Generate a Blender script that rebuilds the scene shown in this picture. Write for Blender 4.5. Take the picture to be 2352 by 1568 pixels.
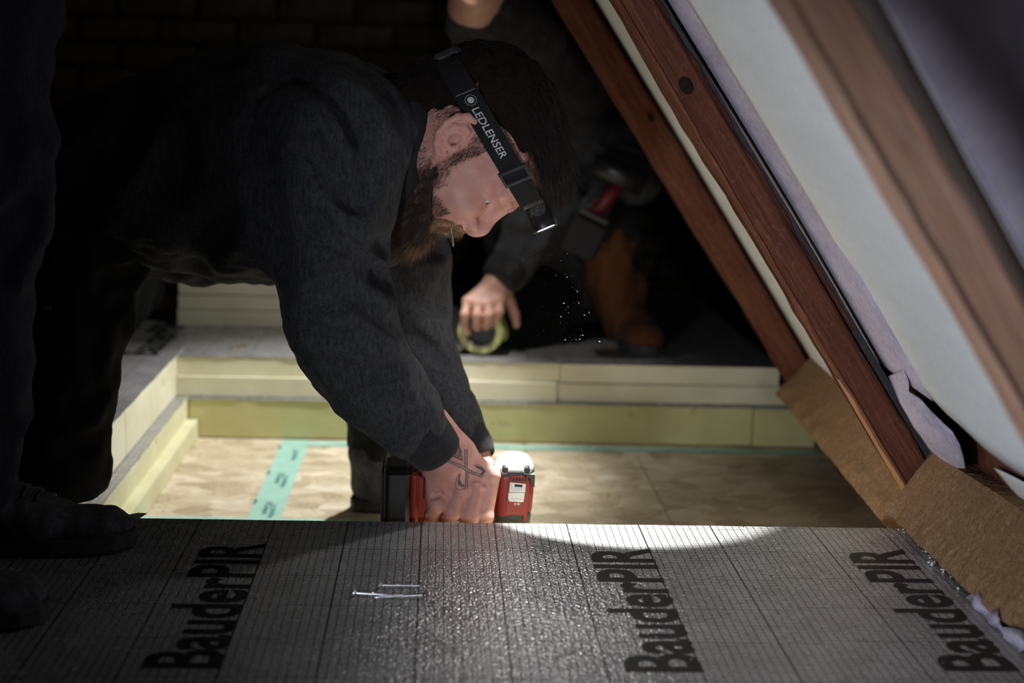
import bpy, math, random
import numpy as np
from mathutils import Vector, Matrix
from mathutils.bvhtree import BVHTree

random.seed(7)
rng = np.random.default_rng(11)
SC = bpy.context.scene
COL = SC.collection
for o in list(bpy.data.objects):
    bpy.data.objects.remove(o)

# ------------------------------------------------------------------ camera
CAM_H = 0.631
MROT = np.array([[0.9984, -0.0201, -0.0527], [-0.0481, 0.1848, -0.9816], [0.0295, 0.9826, 0.1835]])
u_, _, v_ = np.linalg.svd(MROT); MROT = u_ @ v_
FPX = 3267.0
cam = bpy.data.cameras.new('camera'); camo = bpy.data.objects.new('camera', cam); COL.objects.link(camo)
cam.sensor_width = 36.0; cam.lens = FPX / 2352.0 * 36.0; cam.clip_start = 0.05
m4 = Matrix([list(MROT[i]) + [0] for i in range(3)] + [[0, 0, 0, 1]])
m4.translation = (0, 0, CAM_H)
camo.matrix_world = m4
cam.dof.use_dof = True; cam.dof.focus_distance = 1.98; cam.dof.aperture_fstop = 2.8
SC.camera = camo

def at(px, py, y):
    """world point that stands at depth y (metres in front of the camera) and shows at a pixel of the photograph"""
    d = MROT @ np.array([(px - 1176) / FPX, -(py - 784) / FPX, -1.0])
    p = np.array([0, 0, CAM_H]) + d * (y / d[1])
    return p
def onz(px, py, z):
    d = MROT @ np.array([(px - 1176) / FPX, -(py - 784) / FPX, -1.0])
    return np.array([0, 0, CAM_H]) + d * ((z - CAM_H) / d[2])

# ------------------------------------------------------------------ light, exposure
SC.view_settings.view_transform = 'Standard'; SC.view_settings.look = 'None'
SC.view_settings.gamma = 1.0; SC.view_settings.use_curve_mapping = False
SC.view_settings.exposure = 0.0
W = bpy.data.worlds.new('attic_dark'); SC.world = W; W.use_nodes = True
W.node_tree.nodes['Background'].inputs[0].default_value = (0.75, 0.85, 1.0, 1)
W.node_tree.nodes['Background'].inputs[1].default_value = 0.0015

def spot(name, loc, direction, watt, angle, blend, radius, col):
    l = bpy.data.lights.new(name, 'SPOT'); l.energy = watt; l.spot_size = math.radians(angle); l.spot_blend = blend
    l.shadow_soft_size = radius; l.color = col
    o = bpy.data.objects.new(name, l); COL.objects.link(o); o.location = loc
    o.rotation_euler = Vector(direction).to_track_quat('-Z', 'Y').to_euler()
    return o
LAMP_P = np.array([0.1570, 2.066, 0.398])
spot('headlamp_beam', LAMP_P, (0.256, 0.036, -0.966), 54.0, 59, 0.10, 0.012, (1.0, 0.98, 0.93))
spot('headlamp_flood', LAMP_P, (0.05, 0.05, -0.95), 1.8, 150, 0.5, 0.012, (1.0, 0.98, 0.95))
spot('far_headlamp', (0.0464, 2.970, 0.853), (-0.30, -0.15, -1.10), 56.0, 72, 0.70, 0.02, (1.0, 0.98, 0.93))
spot('far_headlamp_spill', (0.0464, 2.970, 0.853), (-0.30, 0.20, -1.0), 7.0, 104, 0.5, 0.02, (1.0, 0.98, 0.93))
spot('side_fill', (-0.38, 0.55, 0.27), (0.79, 1.15, 0.07), 38.0, 63, 0.9, 0.06, (0.90, 0.94, 1.0))  # added fill from the left for fleece, rafters and man, no known lamp
spot('front_fill', (0.20, -1.50, 0.62), (0.26, 4.0, -0.18), 26.0, 30, 1.0, 0.10, (0.96, 0.96, 1.0))  # added fill from behind the camera, brightens far rafter and rear worker

# ------------------------------------------------------------------ small helpers
def newmesh(name, V, F):
    me = bpy.data.meshes.new(name)
    V = np.asarray(V, dtype=np.float64)
    if isinstance(F, np.ndarray):
        n, k = F.shape
        me.vertices.add(len(V)); me.vertices.foreach_set('co', V.ravel())
        me.loops.add(n * k); me.loops.foreach_set('vertex_index', F.ravel().astype(np.int32))
        me.polygons.add(n); me.polygons.foreach_set('loop_start', np.arange(0, n * k, k, dtype=np.int32))
        me.update(calc_edges=True); me.validate()
    else:
        me.from_pydata([tuple(v) for v in V], [], F); me.update()
    return me
def obj(name, V, F, mat, parent=None, smooth=False):
    me = newmesh(name, V, F)
    if mat is not None: me.materials.append(mat)
    if smooth:
        me.polygons.foreach_set('use_smooth', np.ones(len(me.polygons), dtype=bool))
    o = bpy.data.objects.new(name, me); COL.objects.link(o)
    if parent is not None:
        o.parent = parent
        o.matrix_parent_inverse = parent.matrix_world.inverted() if parent.type != 'EMPTY' else Matrix.Translation(-Vector(parent.location))
    return o
def tag(o, label=None, cat=None, group=None, kind=None):
    if label: o['label'] = label
    if cat: o['category'] = cat
    if group: o['group'] = group
    if kind: o['kind'] = kind
    return o
def thing(name, label, cat, loc=(0, 0, 0), group=None):
    o = bpy.data.objects.new(name, None); COL.objects.link(o); o.location = tuple(float(a) for a in loc)
    o.empty_display_size = 0.05
    return tag(o, label, cat, group)

class MB:
    """collects shapes into one mesh"""
    def __init__(s): s.V = []; s.F = []
    def add(s, V, F):
        n = len(s.V); s.V += [tuple(float(c) for c in v) for v in V]; s.F += [tuple(i + n for i in f) for f in F]; return s
    def box(s, lo, hi, M=None, off=None):
        V = [np.array([x, y, z]) for x in (lo[0], hi[0]) for y in (lo[1], hi[1]) for z in (lo[2], hi[2])]
        if M is not None: V = [M @ v for v in V]
        if off is not None: V = [v + off for v in V]
        return s.add(V, [(0, 1, 3, 2), (4, 6, 7, 5), (0, 4, 5, 1), (2, 3, 7, 6), (0, 2, 6, 4), (1, 5, 7, 3)])
    def rbox(s, lo, hi, r, M=None, off=None):
        """box with chamfered edges"""
        lo = np.array(lo, float); hi = np.array(hi, float); c = (lo + hi) / 2; h = (hi - lo) / 2
        V = []; ids = {}
        for sx in (-1, 1):
            for sy in (-1, 1):
                for sz in (-1, 1):
                    sg = np.array([sx, sy, sz])
                    for ax in range(3):
                        q = h - r; q = q.copy(); q[ax] = h[ax]
                        ids[(sx, sy, sz, ax)] = len(V); V.append(c + sg * q)
        F = []
        for ax in range(3):
            b, d = (ax + 1) % 3, (ax + 2) % 3
            for sg in (-1, 1):
                loop = []
                for sb, sd in ((-1, -1), (1, -1), (1, 1), (-1, 1)):
                    k = [0, 0, 0]; k[ax] = sg; k[b] = sb; k[d] = sd; loop.append(ids[(*k, ax)])
                F.append(tuple(loop if sg > 0 else loop[::-1]))
        for ax in range(3):
            b, d = (ax + 1) % 3, (ax + 2) % 3
            for sb in (-1, 1):
                for sd in (-1, 1):
                    k0 = [0, 0, 0]; k0[ax] = -1; k0[b] = sb; k0[d] = sd; k1 = list(k0); k1[ax] = 1
                    l = [ids[(*k0, b)], ids[(*k1, b)], ids[(*k1, d)], ids[(*k0, d)]]
                    F.append(tuple(l if sb * sd > 0 else l[::-1]))
        for sx in (-1, 1):
            for sy in (-1, 1):
                for sz in (-1, 1):
                    l = [ids[(sx, sy, sz, a)] for a in range(3)]
                    F.append(tuple(l if sx * sy * sz > 0 else l[::-1]))
        if M is not None: V = [M @ v for v in V]
        if off is not None: V = [v + off for v in V]
        return s.add(V, F)
    def loft(s, rings, cap=True):
        n = len(rings[0]); V = [p for r in rings for p in r]; F = []
        for i in range(len(rings) - 1):
            for j in range(n):
                k = (j + 1) % n
                F.append((i * n + j, i * n + k, (i + 1) * n + k, (i + 1) * n + j))
        if cap:
            F.append(tuple(range(n))[::-1]); F.append(tuple((len(rings) - 1) * n + j for j in range(n)))
        return s.add(V, F)
    def tube(s, pts, rad, n=8, cap=True):
        pts = [np.array(p, float) for p in pts]
        if not hasattr(rad, '__len__'): rad = [rad] * len(pts)
        rings = []; ref = None
        for i, p in enumerate(pts):
            t = pts[min(i + 1, len(pts) - 1)] - pts[max(i - 1, 0)]; t = t / (np.linalg.norm(t) + 1e-12)
            if ref is None:
                ref = np.array([0, 0, 1.0]) if abs(t[2]) < .9 else np.array([1.0, 0, 0])
            a = np.cross(t, ref); a /= np.linalg.norm(a) + 1e-12; b = np.cross(t, a); ref = -np.cross(t, a) * 0 + np.cross(a, t)
            rings.append([p + rad[i] * (math.cos(q) * a + math.sin(q) * b) for q in np.linspace(0, 2 * math.pi, n, endpoint=False)])
        return s.loft(rings, cap)
    def prism(s, poly, axis_vec, M=None):
        """poly: list of 3-D points, extruded by axis_vec"""
        n = len(poly); a = [np.array(p, float) for p in poly]; b = [p + np.array(axis_vec) for p in a]
        return s.add(a + b, [tuple(range(n))[::-1], tuple(range(n, 2 * n))] + [(i, (i + 1) % n, n + (i + 1) % n, n + i) for i in range(n)])
    def build(s, name, mat, parent=None, smooth=False):
        return obj(name, s.V, s.F, mat, parent, smooth)

# ------------------------------------------------------------------ signed distance shapes -> one continuous mesh
def nrm(v): v = np.asarray(v, float); return v / np.linalg.norm(v)
class Sdf:
    def __init__(s, lo, hi, h):
        s.lo = np.array(lo, float); s.h = h
        s.n = np.ceil((np.array(hi) - s.lo) / h).astype(int) + 1
        s.F = np.full(s.n, 1.0, dtype=np.float32)
    def _sub(s, lo, hi):
        a = np.clip(np.floor((np.array(lo) - s.lo) / s.h).astype(int), 0, s.n)
        b = np.clip(np.ceil((np.array(hi) - s.lo) / s.h).astype(int) + 1, 0, s.n)
        if np.any(b <= a): return None, None
        sl = tuple(slice(a[i], b[i]) for i in range(3))
        g = [(s.lo[i] + s.h * np.arange(a[i], b[i])).astype(np.float32) for i in range(3)]
        return sl, (g[0][:, None, None], g[1][None, :, None], g[2][None, None, :])
    def _op(s, d, sl, k, mode):
        f = s.F[sl]
        if mode == 'sub': f, d, sg = -f, d, -1
        else: sg = 1
        if k > 0:
            hh = np.clip(0.5 + 0.5 * (f - d) / k, 0, 1)
            r = f * (1 - hh) + d * hh - k * hh * (1 - hh)
        else: r = np.minimum(f, d)
        s.F[sl] = sg * r
    def cone(s, a, b, ra, rb=None, k=0.01, flat=None, mode='add'):
        a = np.array(a, float); b = np.array(b, float); rb = ra if rb is None else rb
        fm = max(1.0, flat[1]) if flat else 1.0
        m = max(ra, rb) * fm + k + 3 * s.h
        sl, g = s._sub(np.minimum(a, b) - m, np.maximum(a, b) + m)
        if sl is None: return s
        q = [g[i] - np.float32(a[i]) for i in range(3)]; ab = b - a
        if flat:
            ax = nrm(flat[0]); c = 1.0 / flat[1] - 1.0
            dt = q[0] * ax[0] + q[1] * ax[1] + q[2] * ax[2]
            q = [q[i] + np.float32(ax[i] * c) * dt for i in range(3)]
            ab = ab + ax * c * (ab @ ax)
        L = ab @ ab + 1e-12
        t = np.clip((q[0] * ab[0] + q[1] * ab[1] + q[2] * ab[2]) / L, 0, 1)
        d = np.sqrt((q[0] - t * ab[0]) ** 2 + (q[1] - t * ab[1]) ** 2 + (q[2] - t * ab[2]) ** 2) - (ra + (rb - ra) * t)
        s._op(d.astype(np.float32), sl, k, mode); return s
    def chain(s, pts, rad, k=0.01, flat=None, mode='add'):
        for i in range(len(pts) - 1): s.cone(pts[i], pts[i + 1], rad[i], rad[i + 1], k, flat, mode)
        return s
    def ell(s, c, r, k=0.01, R=None, mode='add'):
        c = np.array(c, float); r = np.array(r, float); m = max(r) + k + 3 * s.h
        sl, g = s._sub(c - m, c + m)
        if sl is None: return s
        q = [g[i] - np.float32(c[i]) for i in range(3)]
        if R is not None:
            R = np.array(R, float); q = [q[0] * R[i][0] + q[1] * R[i][1] + q[2] * R[i][2] for i in range(3)]
        k0 = np.sqrt((q[0] / r[0]) ** 2 + (q[1] / r[1]) ** 2 + (q[2] / r[2]) ** 2)
        k1 = np.sqrt((q[0] / r[0] ** 2) ** 2 + (q[1] / r[1] ** 2) ** 2 + (q[2] / r[2] ** 2) ** 2) + 1e-9
        s._op((k0 * (k0 - 1) / k1).astype(np.float32), sl, k, mode); return s
    def sph(s, c, r, k=0.01, mode='add'): return s.cone(c, c, r, r, k, None, mode)
    def wobble(s, amp, scale, seed=0, axis_stretch=(1, 1, 1)):
        r = np.random.default_rng(seed); g = [(s.lo[i] + s.h * np.arange(s.n[i])).astype(np.float32) for i in range(3)]
        g = (g[0][:, None, None], g[1][None, :, None], g[2][None, None, :])
        acc = 0
        for _ in range(6):
            w = r.normal(size=3) * np.array(axis_stretch) / scale * 2.2
            ph = r.uniform(0, 6.28)
            acc = acc + np.sin(g[0] * w[0] + g[1] * w[1] + g[2] * w[2] + ph)
        s.F += (amp / 2.2 * acc).astype(np.float32); return s
    def cut(s, point, normal):
        n = nrm(normal); g = [(s.lo[i] + s.h * np.arange(s.n[i])).astype(np.float32) for i in range(3)]
        d = (g[0][:, None, None] - point[0]) * n[0] + (g[1][None, :, None] - point[1]) * n[1] + (g[2][None, None, :] - point[2]) * n[2]
        s.F = np.maximum(s.F, d.astype(np.float32)); return s
    def mesh(s):
        F = s.F.copy(); F[0] = F[-1] = 1; F[:, 0] = F[:, -1] = 1; F[:, :, 0] = F[:, :, -1] = 1
        F[F == 0] = 1e-6
        n = F.shape; cn = np.array(n) - 1
        ins = F < 0
        keys = []; pts = []; faces = []
        for ax in range(3):
            s0 = [slice(None)] * 3; s1 = [slice(None)] * 3
            s0[ax] = slice(0, -1); s1[ax] = slice(1, None)
            cr = ins[tuple(s0)] != ins[tuple(s1)]
            idx = np.argwhere(cr)
            f0 = F[tuple(s0)][cr]; f1 = F[tuple(s1)][cr]
            t = f0 / (f0 - f1)
            p = idx.astype(float); p[:, ax] += t
            b, c = (ax + 1) % 3, (ax + 2) % 3
            cell = []
            for db, dc in ((-1, -1), (0, -1), (0, 0), (-1, 0)):
                q = idx.copy(); q[:, b] += db; q[:, c] += dc
                kk = (q[:, 0] * cn[1] + q[:, 1]) * cn[2] + q[:, 2]
                cell.append(kk); keys.append(kk); pts.append(p)
            quad = np.stack(cell, 1)
            flip = f0 > 0
            quad[flip] = quad[flip][:, ::-1]
            faces.append(quad)
        keys = np.concatenate(keys); pts = np.concatenate(pts); faces = np.concatenate(faces)
        uk, inv = np.unique(keys, return_inverse=True)
        cnt = np.bincount(inv)
        V = np.stack([np.bincount(inv, pts[:, i]) / cnt for i in range(3)], 1)
        Fc = np.searchsorted(uk, faces)
        return V * s.h + s.lo, Fc

def relax(V, F, it=2, lam=0.5):
    for _ in range(it):
        acc = np.zeros_like(V); cnt = np.zeros(len(V))
        for i in range(4):
            j = (i + 1) % 4
            for a, b in ((i, j), (j, i)):
                for c in range(3): acc[:, c] += np.bincount(F[:, a], V[F[:, b], c], minlength=len(V))
                cnt += np.bincount(F[:, a], minlength=len(V))
        V = V * (1 - lam) + lam * acc / np.maximum(cnt, 1)[:, None]
    return V
def join(parts):
    Vs = []; Fs = []; n = 0
    for V, F in parts: Vs.append(V); Fs.append(F + n); n += len(V)
    return np.concatenate(Vs), np.concatenate(Fs)
def vnormals(V, F):
    fn = np.cross(V[F[:, 2]] - V[F[:, 0]], V[F[:, 3]] - V[F[:, 1]]); N = np.zeros_like(V)
    for i in range(4):
        for c in range(3): N[:, c] += np.bincount(F[:, i], fn[:, c], minlength=len(V))
    return N / (np.linalg.norm(N, axis=1)[:, None] + 1e-12)

def strands(P, D, L, r0, bend, seg=4):
    """P roots, D unit directions, L lengths, bend vector added along the strand; thin three-sided tapered hairs"""
    n = len(P); t = np.linspace(0, 1, seg)
    C = P[:, None, :] + D[:, None, :] * (L[:, None] * t[None])[:, :, None] + bend[:, None, :] * ((t ** 2)[None] * L[:, None])[:, :, None]
    T = np.gradient(C, axis=1); T /= np.linalg.norm(T, axis=2)[:, :, None] + 1e-12
    ref = rng.normal(size=(n, 1, 3)); A = np.cross(T, ref); A /= np.linalg.norm(A, axis=2)[:, :, None] + 1e-12; B = np.cross(T, A)
    R = r0 * (1 - 0.75 * t)[None, :, None]
    ring = [C + R * (math.cos(q) * A + math.sin(q) * B) for q in (0, 2.094, 4.189)]
    V = np.stack(ring, 2).reshape(-1, 3)
    base = (np.arange(n)[:, None, None] * seg + np.arange(seg - 1)[None, :, None]) * 3
    j = np.arange(3)[None, None, :]; k = (j + 1) % 3
    F = np.stack([base + j, base + k, base + 3 + k, base + 3 + j], -1).reshape(-1, 4)
    return V, F

def text_mesh(body, size=1.0, bold=0.0, spacing=1.0):
    cu = bpy.data.curves.new('lettering_source', 'FONT'); cu.body = body; cu.size = size; cu.offset = bold; cu.space_character = spacing
    cu.resolution_u = 4
    o = bpy.data.objects.new('lettering_source', cu); COL.objects.link(o)
    dg = bpy.context.evaluated_depsgraph_get(); me = bpy.data.meshes.new_from_object(o.evaluated_get(dg))
    V = np.array([v.co[:] for v in me.vertices]); F = [tuple(p.vertices) for p in me.polygons]
    bpy.data.objects.remove(o); bpy.data.curves.remove(cu); bpy.data.meshes.remove(me)
    return V, F

# ------------------------------------------------------------------ materials
class NT:
    def __init__(s, name):
        s.m = bpy.data.materials.new(name); s.m.use_nodes = True; s.t = s.m.node_tree
        s.b = s.t.nodes['Principled BSDF']; s.out = s.t.nodes['Material Output']
    def n(s, typ, **kw):
        x = s.t.nodes.new(typ)
        for k, v in kw.items():
            if k.startswith('i_'):
                kk = k[2:]; kk = int(kk) if kk.isdigit() else kk.replace('_', ' ')
                x.inputs[kk].default_value = v
            else: setattr(x, k, v)
        return x
    def l(s, a, b): s.t.links.new(a, b)
    def co(s, scale=(1, 1, 1), kind='Object', rot=(0, 0, 0)):
        tc = s.n('ShaderNodeTexCoord'); mp = s.n('ShaderNodeMapping'); mp.inputs['Scale'].default_value = scale; mp.inputs['Rotation'].default_value = rot
        s.l(tc.outputs[kind], mp.inputs[0]); return mp.outputs[0]
    def noise(s, vec, scale, detail=4, rough=.55, dist=0.0):
        x = s.n('ShaderNodeTexNoise'); x.inputs['Scale'].default_value = scale; x.inputs['Detail'].default_value = detail
        x.inputs['Roughness'].default_value = rough; x.inputs['Distortion'].default_value = dist
        s.l(vec, x.inputs['Vector']); return x.outputs['Fac']
    def ramp(s, fac, stops):
        r = s.n('ShaderNodeValToRGB'); e = r.color_ramp.elements
        while len(e) < len(stops): e.new(0.5)
        for i, (p, c) in enumerate(stops): e[i].position = p; e[i].color = (*c, 1) if len(c) == 3 else c
        s.l(fac, r.inputs[0]); return r.outputs[0]
    def math(s, op, a, b=None, clamp=False):
        x = s.n('ShaderNodeMath', operation=op, use_clamp=clamp)
        for i, v in enumerate((a, b)):
            if v is None: continue
            if isinstance(v, (int, float)): x.inputs[i].default_value = v
            else: s.l(v, x.inputs[i])
        return x.outputs[0]
    def mix(s, fac, a, b, blend='MIX'):
        x = s.n('ShaderNodeMix', data_type='RGBA', blend_type=blend)
        for sock, v in ((x.inputs[0], fac), (x.inputs[6], a), (x.inputs[7], b)):
            if isinstance(v, (int, float)): sock.default_value = v
            elif isinstance(v, tuple): sock.default_value = (*v, 1)
            else: s.l(v, sock)
        return x.outputs[2]
    def bump(s, h, strength, dist=.001):
        x = s.n('ShaderNodeBump'); x.inputs['Strength'].default_value = strength; x.inputs['Distance'].default_value = dist
        s.l(h, x.inputs['Height']); s.l(x.outputs[0], s.b.inputs['Normal']); return x
    def set(s, col=None, rough=None, metal=None, spec=None, **kw):
        for nm, v in (('Base Color', col), ('Roughness', rough), ('Metallic', metal), ('Specular IOR Level', spec)):
            if v is None: continue
            if isinstance(v, tuple): s.b.inputs[nm].default_value = (*v, 1)
            elif isinstance(v, (int, float)): s.b.inputs[nm].default_value = v
            else: s.l(v, s.b.inputs[nm])
        return s

def m_plain(name, col, rough=.5, metal=0., spec=.5, var=.15, nscale=60., bump=.1):
    t = NT(name); v = t.co(); f = t.noise(v, nscale)
    lo = tuple(c * (1 - var) for c in col); hi = tuple(min(1, c * (1 + var)) for c in col)
    t.set(t.ramp(f, [(.3, lo), (.7, hi)]), rough, metal, spec)
    if bump: t.bump(t.noise(v, nscale * 6), bump, .0006)
    return t.m

def m_foil():
    t = NT('embossed_foil_with_printed_grid')
    tc = t.n('ShaderNodeTexCoord'); sep = t.n('ShaderNodeSeparateXYZ'); t.l(tc.outputs['Object'], sep.inputs[0])
    def lines(sock, pitch, w, soft):
        a = t.math('DIVIDE', sock, pitch); a = t.math('ADD', a, 0.5); a = t.math('FRACT', a); a = t.math('SUBTRACT', a, .5); a = t.math('ABSOLUTE', a)
        a = t.math('MULTIPLY', a, pitch)            # distance to the nearest line
        a = t.math('SUBTRACT', w + soft, a); return t.math('DIVIDE', a, soft, clamp=True)
    X, Y = sep.outputs[0], sep.outputs[1]
    g = t.math('MAXIMUM', t.math('MULTIPLY', lines(X, .0104, .00042, .00035), .92), t.math('MULTIPLY', lines(Y, .0104, .00030, .0003), .72))
    g = t.math('MAXIMUM', g, lines(X, .104, .0009, .0005)); g = t.math('MAXIMUM', g, t.math('MULTIPLY', lines(Y, .104, .0006, .0004), .9))
    v = t.co()
    dirt = t.noise(v, 9, 6, .7); streak = t.noise(t.co((3, 40, 1)), 5, 4)
    base = t.ramp(dirt, [(.3, (.41, .41, .415)), (.62, (.55, .55, .56))])
    base = t.mix(t.math('MULTIPLY', t.math('GREATER_THAN', streak, .66), .25), base, (.60, .60, .60))
    col = t.mix(g, base, (.02, .02, .022))
    t.set(col, t.ramp(dirt, [(.3, (.20, .20, .20)), (.7, (.34, .34, .34))]), None, .5)
    t.l(t.math('SUBTRACT', .50, t.math('MULTIPLY', g, .5)), t.b.inputs['Metallic'])
    vo = t.n('ShaderNodeTexVoronoi', feature='SMOOTH_F1', i_Scale=310.0); vo.inputs['Smoothness'].default_value = .6; t.l(v, vo.inputs['Vector'])
    em = t.math('ADD', t.math('MULTIPLY', vo.outputs['Distance'], -1.0), t.math('MULTIPLY', t.noise(v, 140, 2, .5), .5))
    t.bump(em, .75, .0016)
    return t.m
def m_foam(name='cream_insulation_foam', a=(.66, .63, .46), b=(.80, .78, .62)):
    t = NT(name); v = t.co()
    c = t.ramp(t.noise(v, 7, 5, .6), [(.3, a), (.7, b)])
    spots = t.noise(v, 16, 3, .5); c = t.mix(t.math('MULTIPLY', t.math('GREATER_THAN', spots, .70), .35), c, (.33, .27, .13))
    t.set(c, .75, 0, .2); t.bump(t.math('ADD', t.noise(v, 500, 2), t.math('MULTIPLY', t.noise(t.co((1, 1, 8)), 30, 3), 1.5)), .3, .0006); return t.m
def m_osb():
    t = NT('oriented_strand_board'); v = t.co()
    vo = t.n('ShaderNodeTexVoronoi', i_Scale=19.0); t.l(v, vo.inputs['Vector'])
    mp = t.co((1, 1.6, 1)); t.l(mp, vo.inputs['Vector'])
    sep = t.n('ShaderNodeSeparateColor'); t.l(vo.outputs['Color'], sep.inputs[0])
    rot = t.n('ShaderNodeVectorRotate', rotation_type='Z_AXIS'); t.l(v, rot.inputs['Vector']); t.l(t.math('MULTIPLY', sep.outputs[0], 6.28), rot.inputs['Angle'])
    mp2 = t.n('ShaderNodeMapping'); mp2.inputs['Scale'].default_value = (6, 60, 1); t.l(rot.outputs[0], mp2.inputs[0])
    grain = t.noise(mp2.outputs[0], 3.0, 4, .6)
    c = t.ramp(sep.outputs[1], [(0, (.30, .23, .13)), (.45, (.56, .48, .33)), (.75, (.66, .58, .43)), (1, (.84, .78, .65))])
    c = t.mix(.45, c, t.ramp(grain, [(.3, (.38, .29, .18)), (.7, (.78, .70, .56))]))
    c = t.mix(t.math('MULTIPLY', t.math('GREATER_THAN', t.noise(v, 60, 2), .72), .6), c, (.16, .10, .05))
    t.set(c, .6, 0, .3); t.bump(t.math('ADD', grain, sep.outputs[2]), .35, .0012); return t.m
def m_wood(name, a, b, c3, dust=.3):
    t = NT(name)                                   # object coordinates: x runs along the timber
    g = t.noise(t.co((2.2, 40, 40)), 2.0, 6, .6, .6); g2 = t.noise(t.co((7, 170, 170)), 2.0, 3, .6, .3)
    c = t.ramp(g, [(.25, a), (.55, b), (.8, c3)])
    c = t.mix(t.math('MULTIPLY', t.math('SUBTRACT', .62, g2, True), 1.6), c, tuple(x * .35 for x in a))
    kn = t.n('ShaderNodeTexVoronoi', i_Scale=1.0); t.l(t.co((2.6, 11, 11)), kn.inputs['Vector'])
    kd = t.ramp(kn.outputs['Distance'], [(.05, (1, 1, 1)), (.11, (0, 0, 0))]); c = t.mix(kd, c, (.014, .008, .007))
    d = t.noise(t.co((14, 30, 30)), 6, 5, .75); c = t.mix(t.math('MULTIPLY', t.math('SUBTRACT', d, .56, True), dust * 6), c, (.36, .30, .27))
    t.set(c, .8, 0, .2); t.bump(t.math('ADD', g2, t.math('MULTIPLY', d, .6)), .6, .0022); return t.m
def m_fleece(name, a, b, scale=130):
    t = NT(name); v = t.co(); f = t.noise(v, scale, 5, .75); f2 = t.noise(t.co((1, .3, 1)), scale * .12, 4, .6)
    c = t.mix(.5, t.ramp(f, [(.35, a), (.65, b)]), t.ramp(f2, [(.3, a), (.7, b)])); t.set(c, .95, 0, .08)
    t.bump(t.math('ADD', f, t.math('MULTIPLY', f2, .6)), .5, .0015); return t.m
def m_fibre():
    t = NT('soft_wood_fibre'); v = t.co(); f = t.noise(v, 150, 5, .85, 1.6); f2 = t.noise(v, 60, 4, .7)
    c = t.ramp(f, [(.34, (.17, .09, .042)), (.52, (.42, .26, .145)), (.70, (.70, .50, .32))]); c = t.mix(.35, c, t.ramp(f2, [(.3, (.26, .14, .065)), (.7, (.50, .33, .19))]))
    t.set(c, .95, 0, .08); t.bump(f, 1.0, .003); return t.m
def m_cloth(name, col, fleck, scale=420, rough=.95, fl=.5):
    t = NT(name); v = t.co(); f = t.noise(v, scale, 3, .7); f2 = t.noise(t.co((1, 1, .25)), scale * .45, 3, .7)
    c = t.ramp(t.math('MULTIPLY', t.math('ADD', f, f2), .5), [(.38, col), (.62, fleck)]); t.set(c, rough, 0, .12)
    t.b.inputs['Sheen Weight'].default_value = fl * .08; t.b.inputs['Sheen Roughness'].default_value = .5
    t.bump(t.math('ADD', f, t.math('MULTIPLY', t.noise(v, 30, 3), 2)), .35, .0012); return t.m
def m_skin(name, base, blotch, red):
    t = NT(name); v = t.co(); f = t.noise(v, 38, 5, .65); f3 = t.noise(v, 480, 3, .6)
    c = t.ramp(f, [(.3, blotch), (.6, base)]); c = t.mix(t.math('MULTIPLY', t.noise(v, 14, 2), .5), c, red)
    sp = t.math('MULTIPLY', t.math('GREATER_THAN', t.noise(v, 210, 2), .73), .35); c = t.mix(sp, c, tuple(x * .45 for x in blotch))
    t.set(c, .48, 0, .4); t.b.inputs['Subsurface Weight'].default_value = .25; t.b.inputs['Subsurface Radius'].default_value = (.006, .002, .001); t.b.inputs['Subsurface Scale'].default_value = .6
    t.bump(t.math('ADD', f3, t.math('MULTIPLY', t.noise(v, 150, 3), .8)), .22, .0009); return t.m
def m_emit(name, col, s):
    t = NT(name); t.set(col, .3); t.b.inputs['Emission Color'].default_value = (*col, 1); t.b.inputs['Emission Strength'].default_value = s; return t.m

FOIL = m_foil(); FOAM = m_foam(); FOAM2 = m_foam('yellow_green_insulation_foam', (.52, .50, .24), (.66, .64, .36)); OSB = m_osb()
WOOD = m_wood('reddish_brown_old_rafter_wood', (.085, .028, .015), (.16, .056, .031), (.23, .095, .058))
WOOD2 = m_wood('dusty_pale_rafter_wood', (.46, .25, .17), (.60, .38, .28), (.70, .55, .47), .8)
WOOD3 = m_wood('lit_edge_wood', (.26, .13, .06), (.36, .19, .09), (.42, .25, .13), .1)
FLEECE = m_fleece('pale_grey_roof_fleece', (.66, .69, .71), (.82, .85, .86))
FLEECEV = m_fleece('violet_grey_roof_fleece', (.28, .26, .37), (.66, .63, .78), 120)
FIBRE = m_fibre()
INK = m_plain('black_print', (.012, .012, .013), .5, 0, .3, .3, 200, 0)
TAPE = m_plain('mint_green_tape', (.36, .62, .54), .45, 0, .4, .08, 30, .05)
TAPEINK = m_plain('faded_green_print', (.09, .26, .23), .5, 0, .4, .1, 80, 0)
HOOD = m_cloth('charcoal_sweatshirt', (.021, .021, .025), (.064, .065, .071))
RIB = m_cloth('charcoal_ribbing', (.016, .016, .019), (.036, .037, .041), 700)
TROUS = m_cloth('black_work_trousers', (.009, .009, .010), (.020, .020, .022), 600)
NAVY = m_cloth('dark_navy_work_trousers', (.016, .018, .027), (.040, .042, .058), 600)
SHOE = m_cloth('worn_black_suede', (.045, .045, .051), (.105, .105, .118), 160)
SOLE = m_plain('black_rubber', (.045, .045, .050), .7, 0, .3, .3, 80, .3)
SKIN = m_skin('fair_skin', (.62, .355, .295), (.50, .235, .205), (.54, .21, .19))
SKIN2 = m_skin('ruddy_skin', (.60, .37, .29), (.48, .26, .20), (.52, .24, .19))
HAIRB = m_plain('dark_hair_base', (.012, .0085, .007), .95, 0, .1, .4, 200, .3)
HAIR = m_plain('dark_brown_hair', (.016, .011, .0085), .45, 0, .4, .5, 90, 0)
BLACKP = m_plain('black_plastic', (.012, .012, .013), .38, 0, .45, .2, 80, .06)
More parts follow.
